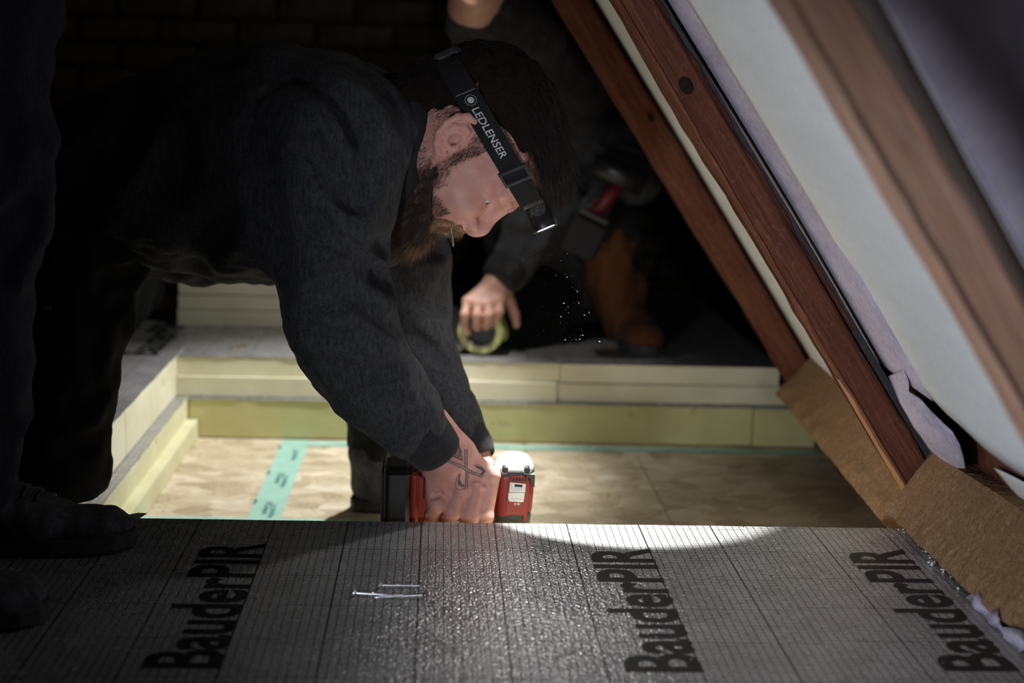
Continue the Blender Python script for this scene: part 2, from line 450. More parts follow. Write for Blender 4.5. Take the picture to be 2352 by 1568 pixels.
BLACKM = m_plain('dark_grey_plastic', (.035, .035, .037), .45, 0, .4, .2, 80, .1)
STRAP = m_cloth('black_elastic_webbing', (.010, .010, .011), (.020, .020, .022), 900, .8, .2)
REDP = m_plain('red_plastic', (.27, .026, .018), .40, 0, .45, .12, 50, .05)
GREYR = m_plain('grey_rubber_cap', (.42, .44, .43), .55, 0, .4, .12, 60, .2)
DKRUB = m_plain('dark_grey_rubber', (.055, .058, .050), .6, 0, .35, .25, 60, .25)
WHITE = m_plain('white_sticker', (.80, .80, .78), .4, 0, .4, .05, 40, 0)
GREYINK = m_plain('grey_print', (.30, .30, .31), .5, 0, .4, .1, 60, 0)
LOGO = m_plain('silver_grey_print', (.46, .46, .50), .4, 0, .4, .1, 80, 0)
STEEL = m_plain('zinc_plated_steel', (.74, .76, .80), .22, 1., .5, .08, 200, .05)
BRASS = m_plain('yellow_zinc_steel', (.80, .72, .40), .25, 1., .5, .08, 200, .05)
WALLM = m_plain('dark_brick', (.10, .09, .07), .9, 0, .2, .35, 14, .6)
DECK = m_plain('dark_roof_boards', (.045, .035, .03), .9, 0, .2, .3, 9, .3)

# ------------------------------------------------------------------ setting
CK = 0.6745                                        # roof slope: x + CK*z = c on planes parallel to the roof
def slope(c, z, y): return np.array([c - CK * z, y, z])
FZ = -0.18                                         # floor of the open pit
fl = thing('floor', None, None, (0, 0, FZ)); fl['kind'] = 'structure'
def osb(x0, x1, y0, y1):
    o = MB().rbox((x0 + .001, y0 + .001, -.022), (x1 - .001, y1 - .001, 0.0), .0015, off=np.array([0, 0, FZ])).build('osb_panel', OSB, fl)
    return o
# joint runs slightly askew between the two sheets right of the drill
osb(-2.4, .4445, -0.6, 3.02); osb(.4445, 1.4, -0.6, 3.02); osb(-2.4, .2, 3.02, 5.2); osb(.2, 1.4, 3.02, 5.2)

wb = thing('wall_back', None, None, (0, 4.7, 0)); wb['kind'] = 'structure'
mb = MB(); mb.box((-2.6, 4.74, -.3), (1.5, 4.9, 2.4)); mb.build('mortar', WALLM, wb)
bb = MB().rbox((-.118, -.05, -.034), (.118, .05, .034), .004); bme = newmesh('brick', bb.V, bb.F); bme.materials.append(WALLM)
for r in range(14):
    for c in range(12):
        x = -1.9 + c * .25 + (r % 2) * .125; z = -.14 + r * .08
        if x > .95 - z * .65: continue
        b = bpy.data.objects.new('brick', bme); COL.objects.link(b); b.parent = wb
        b.location = (x, .0 + random.uniform(-.004, .004), z + .0); b.rotation_euler = (0, 0, random.uniform(-.01, .01))
wl = MB().box((-2.6, -.8, -.3), (-2.5, 4.9, 2.4)).build('wall_left', WALLM); wl['kind'] = 'structure'
ce = MB().box((-2.6, -.8, 2.38), (.2, 4.9, 2.46)).build('ceiling', DECK); ce['kind'] = 'structure'
# outer roof boarding behind the fleece
mb = MB(); mb.prism([slope(.90, -.45, -.8), slope(.90, 2.5, -.8), slope(.93, 2.5, -.8), slope(.93, -.45, -.8)], (0, 5.7, 0))
wr = mb.build('wall_right', DECK); wr['kind'] = 'structure'

# ------------------------------------------------------------------ insulation boards
def lettering(board, x_base, y0, x_h=.080, length=.412, zed=.0005, body='BauderPIR'):
    V, F = text_mesh(body, 1.0, .024)
    w = V[:, 0].max() - V[:, 0].min(); mn = V[:, 0].min()
    cap = 0.69
    P = np.stack([np.full(len(V), x_base) - V[:, 1] / cap * x_h, y0 + (V[:, 0] - mn) / w * length, np.full(len(V), zed)], 1)
    return obj('lettering', P, F, INK, board)
def wavy_foil(x0, x1, y0, y1, z, n=60, amp=.0005, side_near=False):
    """thin foil sheet whose cut edges wander a little"""
    xs = np.linspace(x0, x1, n); ys = np.linspace(y0, y1, n); V = []; F = []
    e1 = rng.normal(size=n) * amp; e2 = rng.normal(size=n) * amp; e3 = rng.normal(size=n) * amp; e4 = rng.normal(size=n) * amp
    for i in range(n):
        for j in range(n):
            x, y = xs[i], ys[j]
            if i == 0: x += e1[j]
            if i == n - 1: x += e2[j]
            if j == 0: y += e3[i]
            if j == n - 1: y += e4[i]
            V.append((x, y, z))
    for i in range(n - 1):
        for j in range(n - 1): F.append((i * n + j, (i + 1) * n + j, (i + 1) * n + j + 1, i * n + j + 1))
    return V, F
def board(label, boxes, foil_rects, group=None, texts=(), origin=None, foam=None):
    t = thing('insulation_board', label, 'insulation board', origin or boxes[0][0], group)
    mb = MB()
    for lo, hi in boxes: mb.rbox(lo, hi, .0012)
    mb.build('foam_core', foam or FOAM, t)
    for (x0, x1, y0, y1, z) in foil_rects:
        V, F = wavy_foil(x0, x1, y0, y1, z, 40)
        o = obj('foil_facing', V, F, FOIL, t)
    for a in texts: lettering(t, *a)
    return t
NE = 1.957; FE = 3.118; LE = -.575
# boards under the camera; grid lines are kept on the print of each board through the board's own origin
def print_origin(o, ox, oy):
    for ch in o.children:
        if ch.name.startswith('foil_facing'):
            # move the mesh so that the printed grid starts at the board's own lettering
            me = ch.data
            for v in me.vertices: v.co.x -= ox; v.co.y -= oy
            ch.location.x += ox; ch.location.y += oy
b = board('foil-faced insulation board, large, in front of the open pit, three loose screws on it', [((-.95, -.25, -.088), (.4475, NE, -.001))], [(-.95, .4475, -.25, NE - .001, 0)],
          None, [(.2945, 1.441), (-.2265, 1.441)]); print_origin(b, .0873, 1.836)
b = board('narrow foil-faced board beside the brown fibre strip, lettering at its edge', [((.449, -.25, -.088), (.79, NE, -.001))], [(.449, .79, -.25, NE - .001, 0)],
          None, [(.649, 1.450)]); print_origin(b, .649, 1.845)
board('lower insulation board hidden under the large foil-faced board at the pit', [((-.95, -.25, -.178), (.75, NE - .04, -.0895))], [])
b = board('foil-faced board on the left edge of the pit, behind the kneeling man\'s knee', [((-1.5, NE + .001, -.088), (LE, 2.60, -.001))], [(-1.5, LE, NE + .001, 2.60, 0)]); print_origin(b, -.64, 2.2)
b = board('foil-faced board on the far left of the pit, tool bag standing on it', [((-1.5, 2.603, -.088), (LE, 3.75, -.001))], [(-1.5, LE, 2.603, 3.75, 0)], None, [(-.62, 3.12, .08, .412)]); print_origin(b, -.64, 3.2)
board('stepped lower insulation board with a foil ledge along the left pit wall', [((-1.5, 2.0, -.136), (-.548, 3.21, -.0895)), ((-1.5, 2.0, -.179), (-.525, 3.092, -.136))], [(-1.5, -.548, 2.0, 3.21, -.0885)], foam=m_foam('pale_yellow_insulation_foam', (.62, .60, .38), (.76, .74, .52)))
b = board('far insulation board whose lower half sticks out as a bright lip', [((LE + .001, FE + .006, -.042), (.277, 4.3, -.001)), ((LE + .001, FE - .004, -.088), (.272, 4.3, -.0435))], [(LE + .001, .277, FE + .004, 4.3, 0)]); print_origin(b, .0, 3.2)
b = board('far insulation board next to the rafter, shaded, with a groove along its edge', [((.2785, FE, -.043), (.776, 4.3, -.001)), ((.274, FE + .002, -.088), (.80, 4.3, -.0455))], [(.2785, .776, FE, 4.3, 0)]); print_origin(b, .3, 3.2)
board('lower far insulation board, greenish and stained, above the mint tape', [((-.545, FE - .022, -.177), (.715, 4.2, -.0905))], [(-.5475, .715, FE - .024, 4.2, -.0895)], foam=FOAM2)
board('short lower far insulation board with peeling edge near the fibre strip', [((.7175, FE - .028, -.177), (.86, 4.2, -.0905))], [(.7175, .86, FE - .03, 4.2, -.0895)], foam=FOAM2)
zs = [0.0005, .041, .079, .118]
for i in range(3):
    board(['bottom board of the white stack at the back, behind the bent man', 'middle board of the white stack at the back, behind the bent man', 'top board of the white stack at the back, behind the bent man'][i],
          [((-.642 + .002 * i, 3.50 + .003 * (i % 2), zs[i]), (-.14, 3.9, zs[i + 1] - .002))], [], 'stacked white boards')

# green tapes on the pit floor
def tape(label, pts, width, texts=(), lift=0.0):
    """strip through floor points"""
    V = []; F = []; n = 24; (x0, y0), (x1, y1) = pts; d = nrm([x1 - x0, y1 - y0]); s = np.array([-d[1], d[0]]); L = math.hypot(x1 - x0, y1 - y0)
    for i in range(n + 1):
        c = np.array([x0, y0]) + d * L * i / n
        for sg in (-1, 1):
            q = c + s * sg * width / 2 * (1 + .012 * math.sin(i * 2.1 + sg)); V.append((q[0], q[1], FZ + .0006 + lift))
    for i in range(n): F.append((2 * i, 2 * i + 2, 2 * i + 3, 2 * i + 1))
    o = obj('adhesive_tape', V, F, TAPE); tag(o, label, 'tape')
    for body, along, across, size, flip in texts:
        TV, TF = text_mesh(body, size, .0004)
        TV = TV * (-1 if flip else 1)
        P = [np.array([x0, y0]) + d * (along + v[0]) + s * (across + v[1]) for v in TV]
        obj('lettering', [(p[0], p[1], FZ + .0009 + lift) for p in P], TF, TAPEINK, o)
    return o
tx = []
for i in range(7):
    tx.append(('Ampacoll XT', .10 + i * .20, .014, .017, False)); tx.append(('UK.ampack', .195 + i * .20, -.008, .017, True)); tx.append(('ampack', .01 + i * .20, -.027, .010, False))
tape('mint green tape strip running across the pit floor from front to back', ((-.3122, 2.0), (-.3077, 3.09)), .0600, [(a, 1.02 - b, -c, d, e) for a, b, c, d, e in tx if b < 1.0])
tape('mint green tape strip along the foot of the far pit wall', ((-.30, 3.062), (.86, 3.05)), .040, [('Ampacoll XT  ampack', .08 + i * .24, -.008, .016, False) for i in range(4)], .0006)
tape('mint green tape strip along the front of the pit floor', ((-.62, 2.50), (-.10, 2.494)), .052, [('Ampacoll XT  ampack', .1 + i * .2, .0, .018, False) for i in range(2)], .0006)

# ------------------------------------------------------------------ rafters, fleece, fibre strips
def rafter(label, y0, y1, mat, c0=.731, c1=.791, seed=1, end=.98):
    """timber lying in the roof slope between y0 (camera side) and y1"""
    r = np.random.default_rng(seed); n = 90
    ang = math.atan2(1, CK); tdir = np.array([math.cos(ang), 0, -math.sin(ang)])     # down the slope
    nd = np.array([math.sin(ang), 0, math.cos(ang)])
    org = slope((c0 + c1) / 2, .6, (y0 + y1) / 2)
    half = (c1 - c0) / 2 * math.sin(ang)
    V = []; F = []; Ls = np.linspace(-1.6, end, n)
    w = np.cumsum(r.normal(size=(4, n)) * .0007, axis=1); w -= np.linspace(0, 1, n) * w[:, -1:]
    for i, s in enumerate(Ls):
        for k, (a, bq) in enumerate(((-half, -1), (half, -1), (half, 1), (-half, 1))):
            bev = .004
            for (da, db) in (((bev, 0), (0, bev)) if k in (0, 2) else ((0, bev), (bev, 0))):
                aa = a + (da if a < 0 else -da); bb2 = bq * (y1 - y0) / 2 - (db if bq > 0 else -db)
                V.append((s, bb2 + w[(k + 1) % 4, i] * .7, aa + w[k, i] + r.normal() * .0004))
    m = 8
    for i in range(n - 1):
        for j in range(m): F.append((i * m + j, i * m + (j + 1) % m, (i + 1) * m + (j + 1) % m, (i + 1) * m + j))
    F.append(tuple(range(m))[::-1]); F.append(tuple((n - 1) * m + j for j in range(m)))
    # local axes: x along the slope, y along world y, z outwards
    o = obj('rafter', V, F, mat); tag(o, label, 'rafter')
    R = Matrix(((tdir[0], 0, nd[0], org[0]), (0, 1, 0, org[1]), (tdir[2], 0, nd[2], org[2]), (0, 0, 0, 1)))
    o.matrix_world = R
    return o, half
raf2, half = rafter('reddish brown rafter with a dark knot and a lit lower edge, second from the right', 2.0, 2.055, WOOD, seed=3)
raf3, _ = rafter('rafter farthest back, its foot wedged in the far fibre strip', 2.80, 2.86, WOOD, c0=.736, c1=.807, seed=5)
raf1, _ = rafter('blurred pale dusty rafter nearest the camera', 1.085, 1.135, WOOD2, c0=.727, c1=.782, seed=8, end=.70)
# lower edge with its light put into pale wood, and bark strip of the middle rafter (local coordinates of the rafter)
def local_part(name, parent, V, F, mat):
    me = newmesh(name, V, F); me.materials.append(mat); o = bpy.data.objects.new(name, me); COL.objects.link(o); o.parent = parent; return o
mb = MB()
mb.add([(.46, -.0285, -half + .0005), (.46, .02, -half + .0005), (.705, -.0290, -half - .0012), (.705, .02, -half - .0025), (.46, -.0285, -half + .0014), (.705, -.0290, -half + .0016), (.46, .02, -half + .001), (.705, .02, -half - .001)],
       [(0, 2, 3, 1), (0, 4, 5, 2), (1, 3, 7, 6), (4, 6, 7, 5), (0, 1, 6, 4), (2, 5, 7, 3)])
sp = local_part('lit_edge', raf2, mb.V, mb.F, WOOD3); sp['label'] = 'pale lower edge, light put into its colour'
KNOT = m_plain('dark_knot_wood', (.018, .010, .008), .9, 0, .2, .5, 160, .8)
def knot(raf, wpos, r_, face_y):
    inv = raf.matrix_world.inverted(); p = inv @ Vector(tuple(wpos)); V = [(p.x, face_y, p.z)]; n_ = 22; q = np.random.default_rng(3)
    for i in range(n_):
        a = 2 * math.pi * i / n_; k = r_ * (1 + .05 * math.sin(2 * a + 1) + q.normal() * .015); V.append((p.x + k * 1.15 * math.cos(a), face_y - .0006, p.z + k * .85 * math.sin(a)))
    o = local_part('knot', raf, V, [(0, 1 + i, 1 + (i + 1) % n_) for i in range(n_)], KNOT); o['label'] = 'dark round knot'
knot(raf2, at(1575, 197, 1.998), .0108, -.0288); knot(raf3, at(1495, 270, 2.798), .0075, -.0312)
r = np.random.default_rng(4); V = []; F = []; n = 60
for i, s in enumerate(np.linspace(-.35, .40, n)):
    wv = .0035 + .0035 * math.sin(i * .23) * math.sin(i * .7) + r.normal() * .0006
    V += [(s, -.0275, half - .001), (s, -.024, half + max(.001, wv)), (s, -.010, half + max(.001, wv) * .9), (s, -.010, half - .001)]
for i in range(n - 1):
    for j in range(4): F.append((i * 4 + j, i * 4 + (j + 1) % 4, i * 4 + 4 + (j + 1) % 4, i * 4 + 4 + j))
local_part('bark_strip', raf2, V, F, WOOD)
mb = MB(); mb.box((-1.6, -.022, half - .001), (.98, .027, half + .0098)); o = local_part('gap_shade_strip', raf2, mb.V, mb.F, SOLE); o['label'] = 'black strip standing for the shade between rafter and fleece'  # dark gap behind the rafter, its shade put in as a black strip

def sheet(name, fn, nu, nv, mat, label, cat='roof membrane', thick=.0016):
    V = [fn(u, v) for u in np.linspace(0, 1, nu) for v in np.linspace(0, 1, nv)]
    V = np.array(V); V2 = V + np.array([math.sin(.977), 0, math.cos(.977)]) * thick; F = []
    N = len(V)
    for i in range(nu - 1):
        for j in range(nv - 1):
            a = i * nv + j; F.append((a, a + 1, a + nv + 1, a + nv)); F.append((N + a, N + a + nv, N + a + nv + 1, N + a + 1))
    for j in range(nv - 1): F.append((j, N + j, N + j + 1, j + 1)); a = (nu - 1) * nv + j; F.append((a, a + 1, N + a + 1, N + a))
    for i in range(nu - 1): a = i * nv; F.append((a, a + nv, N + a + nv, N + a)); a = i * nv + nv - 1; F.append((a, N + a, N + a + nv, a + nv))
    o = obj(name, np.concatenate([V, V2]), F, mat, None, True); tag(o, label, cat); return o
def lerp(a, b, t): return a + (b - a) * t
# violet strip behind the middle rafter, from the roof down to the seam
seam_z = .226
def fv(u, v):
    z = lerp(1.5, seam_z, u); y = lerp(2.10, 1.80, v); c = .812 + .004 * math.sin(u * 9 + v * 2) + (.006 if v < .1 else 0) - .002 * v
    return slope(c, z, y)
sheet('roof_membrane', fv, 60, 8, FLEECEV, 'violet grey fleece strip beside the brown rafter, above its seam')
# lower violet flap with a wavy free edge (edge given as height -> y)
fl_e = [onz(0, 0, 0)] * 0
edge_px = [(2075, 848), (2091, 879), (2094, 895), (2123, 911), (2148, 938), (2196, 984), (2212, 1016), (2217, 1045), (2218, 1075)]
left_px = [(2031, 868), (2048, 897), (2067, 925), (2084, 955), (2099, 984), (2112, 1003), (2121, 1019), (2135, 1040), (2152, 1068)]
def on_c(px, py, c):
    d = MROT @ np.array([(px - 1176) / FPX, -(py - 784) / FPX, -1.0]); t = (c - CK * CAM_H) / (d[0] + CK * d[2]); return np.array([0, 0, CAM_H]) + d * t
E_ = [on_c(*p, .806) for p in edge_px]; L_ = [on_c(*p, .806) for p in left_px]
def ff(u, v):
    x = u * (len(E_) - 1); i = min(int(x), len(E_) - 2); t = x - i
    a = L_[i] * (1 - t) + L_[i + 1] * t; bq = E_[i] * (1 - t) + E_[i + 1] * t
    p = a * (1 - v) + bq * v; p = p + np.array([-.012, 0, -.008]) * math.sin(v * 2.6) * math.sin(u * 3); return p
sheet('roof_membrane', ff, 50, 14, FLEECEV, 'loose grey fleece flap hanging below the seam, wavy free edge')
# pale sheet of the near bay with a lifted lower edge
low = [on_c(*p, .800) for p in [(2078, 846), (2099, 879), (2131, 914), (2174, 949), (2228, 984), (2282, 1027), (2352, 1072), (2440, 1120)]]
ly = [p[1] for p in low][::-1]; lz = [p[2] for p in low][::-1]
def fw(u, v):
    y = lerp(1.86, 1.10, v); zl = np.interp(y, ly, lz); z = lerp(1.5, zl, u)
    c = .806 - .012 * math.sin(v * 2.9) - .006 * math.sin(u * 5 + v * 3) - .010 * max(0, u - .8) * 5 * math.sin(v * 3.1)
    return slope(c, z, y)
sheet('roof_membrane', fw, 70, 30, FLEECE, 'large pale grey fleece sheet between the two nearest rafters, curled bottom edge')
def fn_(u, v):
    z = lerp(1.5, .1, u); y = lerp(1.14, .30, v); c = .800 + .010 * math.sin(v * 9) - .03 * math.exp(-((v - .33) / .09) ** 2); return slope(c, z, y)
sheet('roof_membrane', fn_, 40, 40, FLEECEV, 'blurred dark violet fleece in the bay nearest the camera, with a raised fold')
def fb(u, v):
    z = lerp(1.6, -.05, u); y = lerp(2.80, 2.12, v); c = .8135 + .004 * math.sin(v * 5 + u * 3); return slope(c, z, y)
sheet('roof_membrane', fb, 40, 14, FLEECE, 'pale fleece showing as a thin strip between the two far rafters')
def fs(u, v):
    y = lerp(1.75, 1.05, u); z = lerp(.10, .13, u) + lerp(0, .05, v) + .01 * math.sin(u * 7); c = .835 - .01 * v; return slope(c, z, y)
sheet('roof_membrane', fs, 30, 6, FLEECE, 'pale fleece edge showing behind the near fibre strip')
# batten behind the lifted sheet
mb = MB(); mb.prism([slope(.835, .30, 1.0), slope(.835, .10, 1.0), slope(.862, .10, 1.0), slope(.862, .30, 1.0)], (0, 1.05, 0)); o = mb.build('roof_batten', WOOD); tag(o, 'dark brown batten behind the curled fleece edge', 'batten')

def fibre_block(label, segs, joint=True):
    """segs: list of cross sections (y, [(x,z)...]) from far to near"""
    t = thing('fibreboard_strip', label, 'insulation strip', (segs[0][1][0][0], segs[0][0], 0))
    ny = 40
    def sect(y):
        ys = [s[0] for s in segs][::-1]
        out = []
        for k in range(len(segs[0][1])):
            out.append((np.interp(y, ys, [s[1][k][0] for s in segs][::-1]), np.interp(y, ys, [s[1][k][1] for s in segs][::-1])))
        return out
    r = np.random.default_rng(5)
    y0, y1 = segs[-1][0], segs[0][0]; cuts = [y1] + ([y1 - .33] if joint else []) + [y0]
    for a, bq in zip(cuts[:-1], cuts[1:]):
        V = []; F = []; ys = np.linspace(a - .0012, bq + .0012, ny); rag = np.convolve(r.normal(size=ny) * .006, [.3, .4, .3], 'same'); m = None
        for i, y in enumerate(ys):
            s = sect(y); ring = []
            for k in range(len(s)):
                p, q = s[k], s[(k + 1) % len(s)]
                for tt in np.linspace(0, 1, 6, endpoint=False):
                    x = lerp(p[0], q[0], tt); z = lerp(p[1], q[1], tt)
                    j = rag[i] if (k == 0 and tt < .2) or (k == len(s) - 1 and tt > .6) else 0
                    ring.append((x + r.normal() * .0004 + j * .8, y, z + r.normal() * .0004 - j * .3))
            m = len(ring); V += ring
        for i in range(ny - 1):
            for j in range(m): F.append((i * m + j, (i + 1) * m + j, (i + 1) * m + (j + 1) % m, i * m + (j + 1) % m))
        F.append(tuple(range(m))); F.append(tuple((ny - 1) * m + j for j in range(m))[::-1])
        o = obj('fibre_piece', V, F, FIBRE, t, False)
    # loose fibres standing off the edge and the top
    P = []; 
    for _ in range(7000):
        y = random.uniform(y0, y1); s = sect(y); k = random.choice([0, 0, 0, 1, len(s) - 1]); tt = random.random() if k == 0 else random.random() ** 2
        p, q = s[k], s[(k + 1) % len(s)]; P.append((lerp(p[0], q[0], tt), y, lerp(p[1], q[1], tt)))
    P = np.array(P); D = rng.normal(size=P.shape) * .8 + np.array([-.6, 0, .5]); D /= np.linalg.norm(D, axis=1)[:, None]
    V, F = strands(P, D, rng.uniform(.002, .0065, len(P)), .00016, rng.normal(size=P.shape) * .5, 3)
    o = obj('loose_fibres', V, F, FIBRE, t); o['kind'] = 'stuff'
    return t
fibre_block('brown wood-fibre strip at the foot of the roof beside the foil boards', [
    (1.994, [(.668, .014), (.728, .106), (.785, .104), (.80, .008)]), (1.75, [(.676, .008), (.728, .118), (.785, .118), (.80, .008)]), (1.5, [(.685, .008), (.735, .118), (.80, .110), (.81, .008)]), (1.14, [(.690, .008), (.74, .118), (.80, .10), (.81, .008)])])
fibre_block('ochre wood-fibre strip between the two far rafters, reaching down into the pit', [
    (2.788, [(.690, .012), (.757, .095), (.82, .09), (.85, -.02), (.735, -.030)]), (2.066, [(.690, -.024), (.748, .075), (.80, .07), (.83, -.05), (.722, -.062)])], False)

mb = MB(); n = 14; r = np.random.default_rng(12)
top_ = [lerp(np.array([.690, 1.672, .010]), np.array([.682, 1.50, .010]), i / (n - 1)) + np.array([-.006 * math.sin(i * .9) - .010 * math.sin(i / (n - 1) * 3.14), 0, .004 + .004 * math.sin(i * 1.3)]) for i in range(n)]
bot_ = [np.array([.672 + .003 * math.sin(i * 1.7), t_[1] + .002, .0012]) for i, t_ in enumerate(top_)]
bck_ = [np.array([.683, t_[1], .0016]) for t_ in top_]
mb.V = [tuple(p) for p in top_ + bot_ + bck_]
for i in range(n - 1): mb.F += [(i, i + 1, n + i + 1, n + i), (n + i, n + i + 1, 2 * n + i + 1, 2 * n + i), (2 * n + i, 2 * n + i + 1, i + 1, i)]
o = mb.build('fleece_scrap', FLEECEV, None, True); tag(o, 'crumpled violet fleece scrap at the edge of the near brown fibre strip', 'scrap')

# ------------------------------------------------------------------ screws, crumbs
def screw_mesh(L):
    mb = MB(); mb.loft([[np.array([0, r * math.cos(a), r * math.sin(a)]) + np.array([x, 0, 0]) for a in np.linspace(0, 6.283, 12, endpoint=False)] for x, r in
             [(0, .0008), (.0, .0040), (.0008, .0040), (.0035, .0019), (L * .42, .0017), (L * .43, .0015)]])
    n = 26; rings = []
    for i in range(n * 3):
        x = L * .43 + L * .5 * i / (n * 3 - 1); r = .0014 + (.0008 if i % 3 == 1 else 0)
        rings.append([np.array([x, r * math.cos(a), r * math.sin(a)]) for a in np.linspace(0, 6.283, 10, endpoint=False)])
    rings.append([np.array([L, .0001 * math.cos(a), .0001 * math.sin(a)]) for a in np.linspace(0, 6.283, 10, endpoint=False)])
    mb.loft(rings); return mb
def screw(label, a, b, mat=STEEL, group=None):
    a = np.array(a); b = np.array(b); L = np.linalg.norm(b - a); mb = screw_mesh(L)
    t = nrm(b - a); s = nrm(np.cross([0, 0, 1], t)) if abs(t[2]) < .95 else np.array([0, 1.0, 0]); n = np.cross(t, s)
    o = mb.build('screw', mat, None, False); tag(o, label, 'screw', group)
    o.matrix_world = Matrix(((t[0], s[0], n[0], a[0]), (t[1], s[1], n[1], a[1]), (t[2], s[2], n[2], a[2]), (0, 0, 0, 1))); return o
z0 = .0042
screw('loose silver screw lying alone behind the other two on the foil board', (-.0655, 1.688, z0), (-.0120, 1.692, .0022))
screw('loose silver screw on the foil board, head to the left, crossing another', (-.0955, 1.660, z0), (-.0400, 1.657, .0022))
screw('loose silver screw on the foil board, head to the right, under another', (-.0080, 1.656, z0), (-.0700, 1.650, .0022))
screw('short screw standing in the foil board with only its bright head showing', (-.0007, 1.632, .003), (-.0009, 1.632, -.02))
p = onz(530, 797, .004); q = onz(568, 792, .003); screw('yellowish screw lying on the far foil board behind the man', p, q, BRASS)
for px, lb in ((583, 'left'), (598, 'right')):
    p = onz(px, 776, 0); screw('screw head standing upright behind the yellowish screw, the %s one of two' % lb, p + np.array([0, 0, .012]), p + np.array([0, 0, -.012]), STEEL)
mb = MB(); r = np.random.default_rng(2)
def crumb(mb, c, s):
    V = []; F = [(0, 1, 2), (0, 2, 3), (0, 3, 4), (0, 4, 1), (5, 2, 1), (5, 3, 2), (5, 4, 3), (5, 1, 4)]
    for d in ((0, 0, 1), (1, 0, .2), (0, 1, .3), (-1, 0, .1), (0, -1, .2), (0, 0, -.6)): V.append(np.array(c) + np.array(d) * s * r.uniform(.5, 1.2))
    mb.add(V, F)
for i in range(26): crumb(mb, (r.uniform(.672, .69), r.uniform(1.70, 1.95), .002), r.uniform(.001, .0035))
for p in ((.668, 1.80), (.672, 1.795), (.676, 1.80), (.669, 1.79)): crumb(mb, (p[0], p[1], .003), .0036)
for i in range(60): crumb(mb, (r.uniform(-.4, .6), r.uniform(1.42, 1.95), .0006), r.uniform(.0004, .0012))
o = mb.build('foam_crumbs', WHITE); tag(o, 'white foam crumbs scattered on the foil boards', 'crumbs', None, 'stuff')
mb = MB()
for i in range(60):
    px = 1250 + r.normal() * 26 + i % 3 * 22; py = r.uniform(545, 790); p = at(px + (py - 540) * .18, py, r.uniform(1.93, 2.06)); crumb(mb, p, r.uniform(.0002, .0005))
o = mb.build('dust_motes', WHITE); tag(o, 'bright dust specks drifting under the headlamp', 'dust', None, 'stuff')
# small flap of pale film stuck to the front edge
p = np.array([-.45, NE, 0]); o = obj('film_scrap', [(-.455, NE - .004, .001), (-.415, NE - .006, .001), (-.405, NE + .004, .006), (-.44, NE + .002, .0025), (-.43, NE - .005, .003), (-.418, NE + .003, .007)], [(0, 1, 4), (1, 2, 5, 4), (0, 4, 3), (4, 5, 3)], GREYINK); tag(o, 'scrap of pale film on the pit edge by the shoe tip', 'scrap')

# ------------------------------------------------------------------ people: shared pieces
def surf(sd, px, py, y0=1.6, y1=3.8, step=.003):
    """first point of a shape seen along the view ray through a pixel"""
    ys = np.arange(y0, y1, step); d = MROT @ np.array([(px - 1176) / FPX, -(py - 784) / FPX, -1.0])
    P = np.array([0, 0, CAM_H]) + d[None] * (ys / d[1])[:, None]
    I = np.round((P - sd.lo) / sd.h).astype(int)
    for p, i in zip(P, I):
        if np.all(i >= 0) and np.all(i < sd.n) and sd.F[tuple(i)] < 0: return p
    return None
def groove(sd, pix, r, depth, k=.006, y0=1.6, y1=3.8):
    pts = []
    for i in range(len(pix) - 1):
        for t in np.linspace(0, 1, 6, endpoint=False):
            q = surf(sd, lerp(pix[i][0], pix[i + 1][0], t), lerp(pix[i][1], pix[i + 1][1], t), y0, y1)
            if q is not None: pts.append(q + np.array([0, -(r - depth), 0]))
    for a, b in zip(pts[:-1], pts[1:]):
        if np.linalg.norm(a - b) < .06: sd.cone(a, b, r, r, k, None, 'sub')
def ridge(sd, pix, r, height, k=.012, y0=1.6, y1=3.8):
    pts = []
    for i in range(len(pix) - 1):
        for t in np.linspace(0, 1, 6, endpoint=False):
            q = surf(sd, lerp(pix[i][0], pix[i + 1][0], t), lerp(pix[i][1], pix[i + 1][1], t), y0, y1)
            if q is not None: pts.append(q + np.array([0, (r - height), 0]))
    for a, b in zip(pts[:-1], pts[1:]):
        if np.linalg.norm(a - b) < .06: sd.cone(a, b, r, r, k)

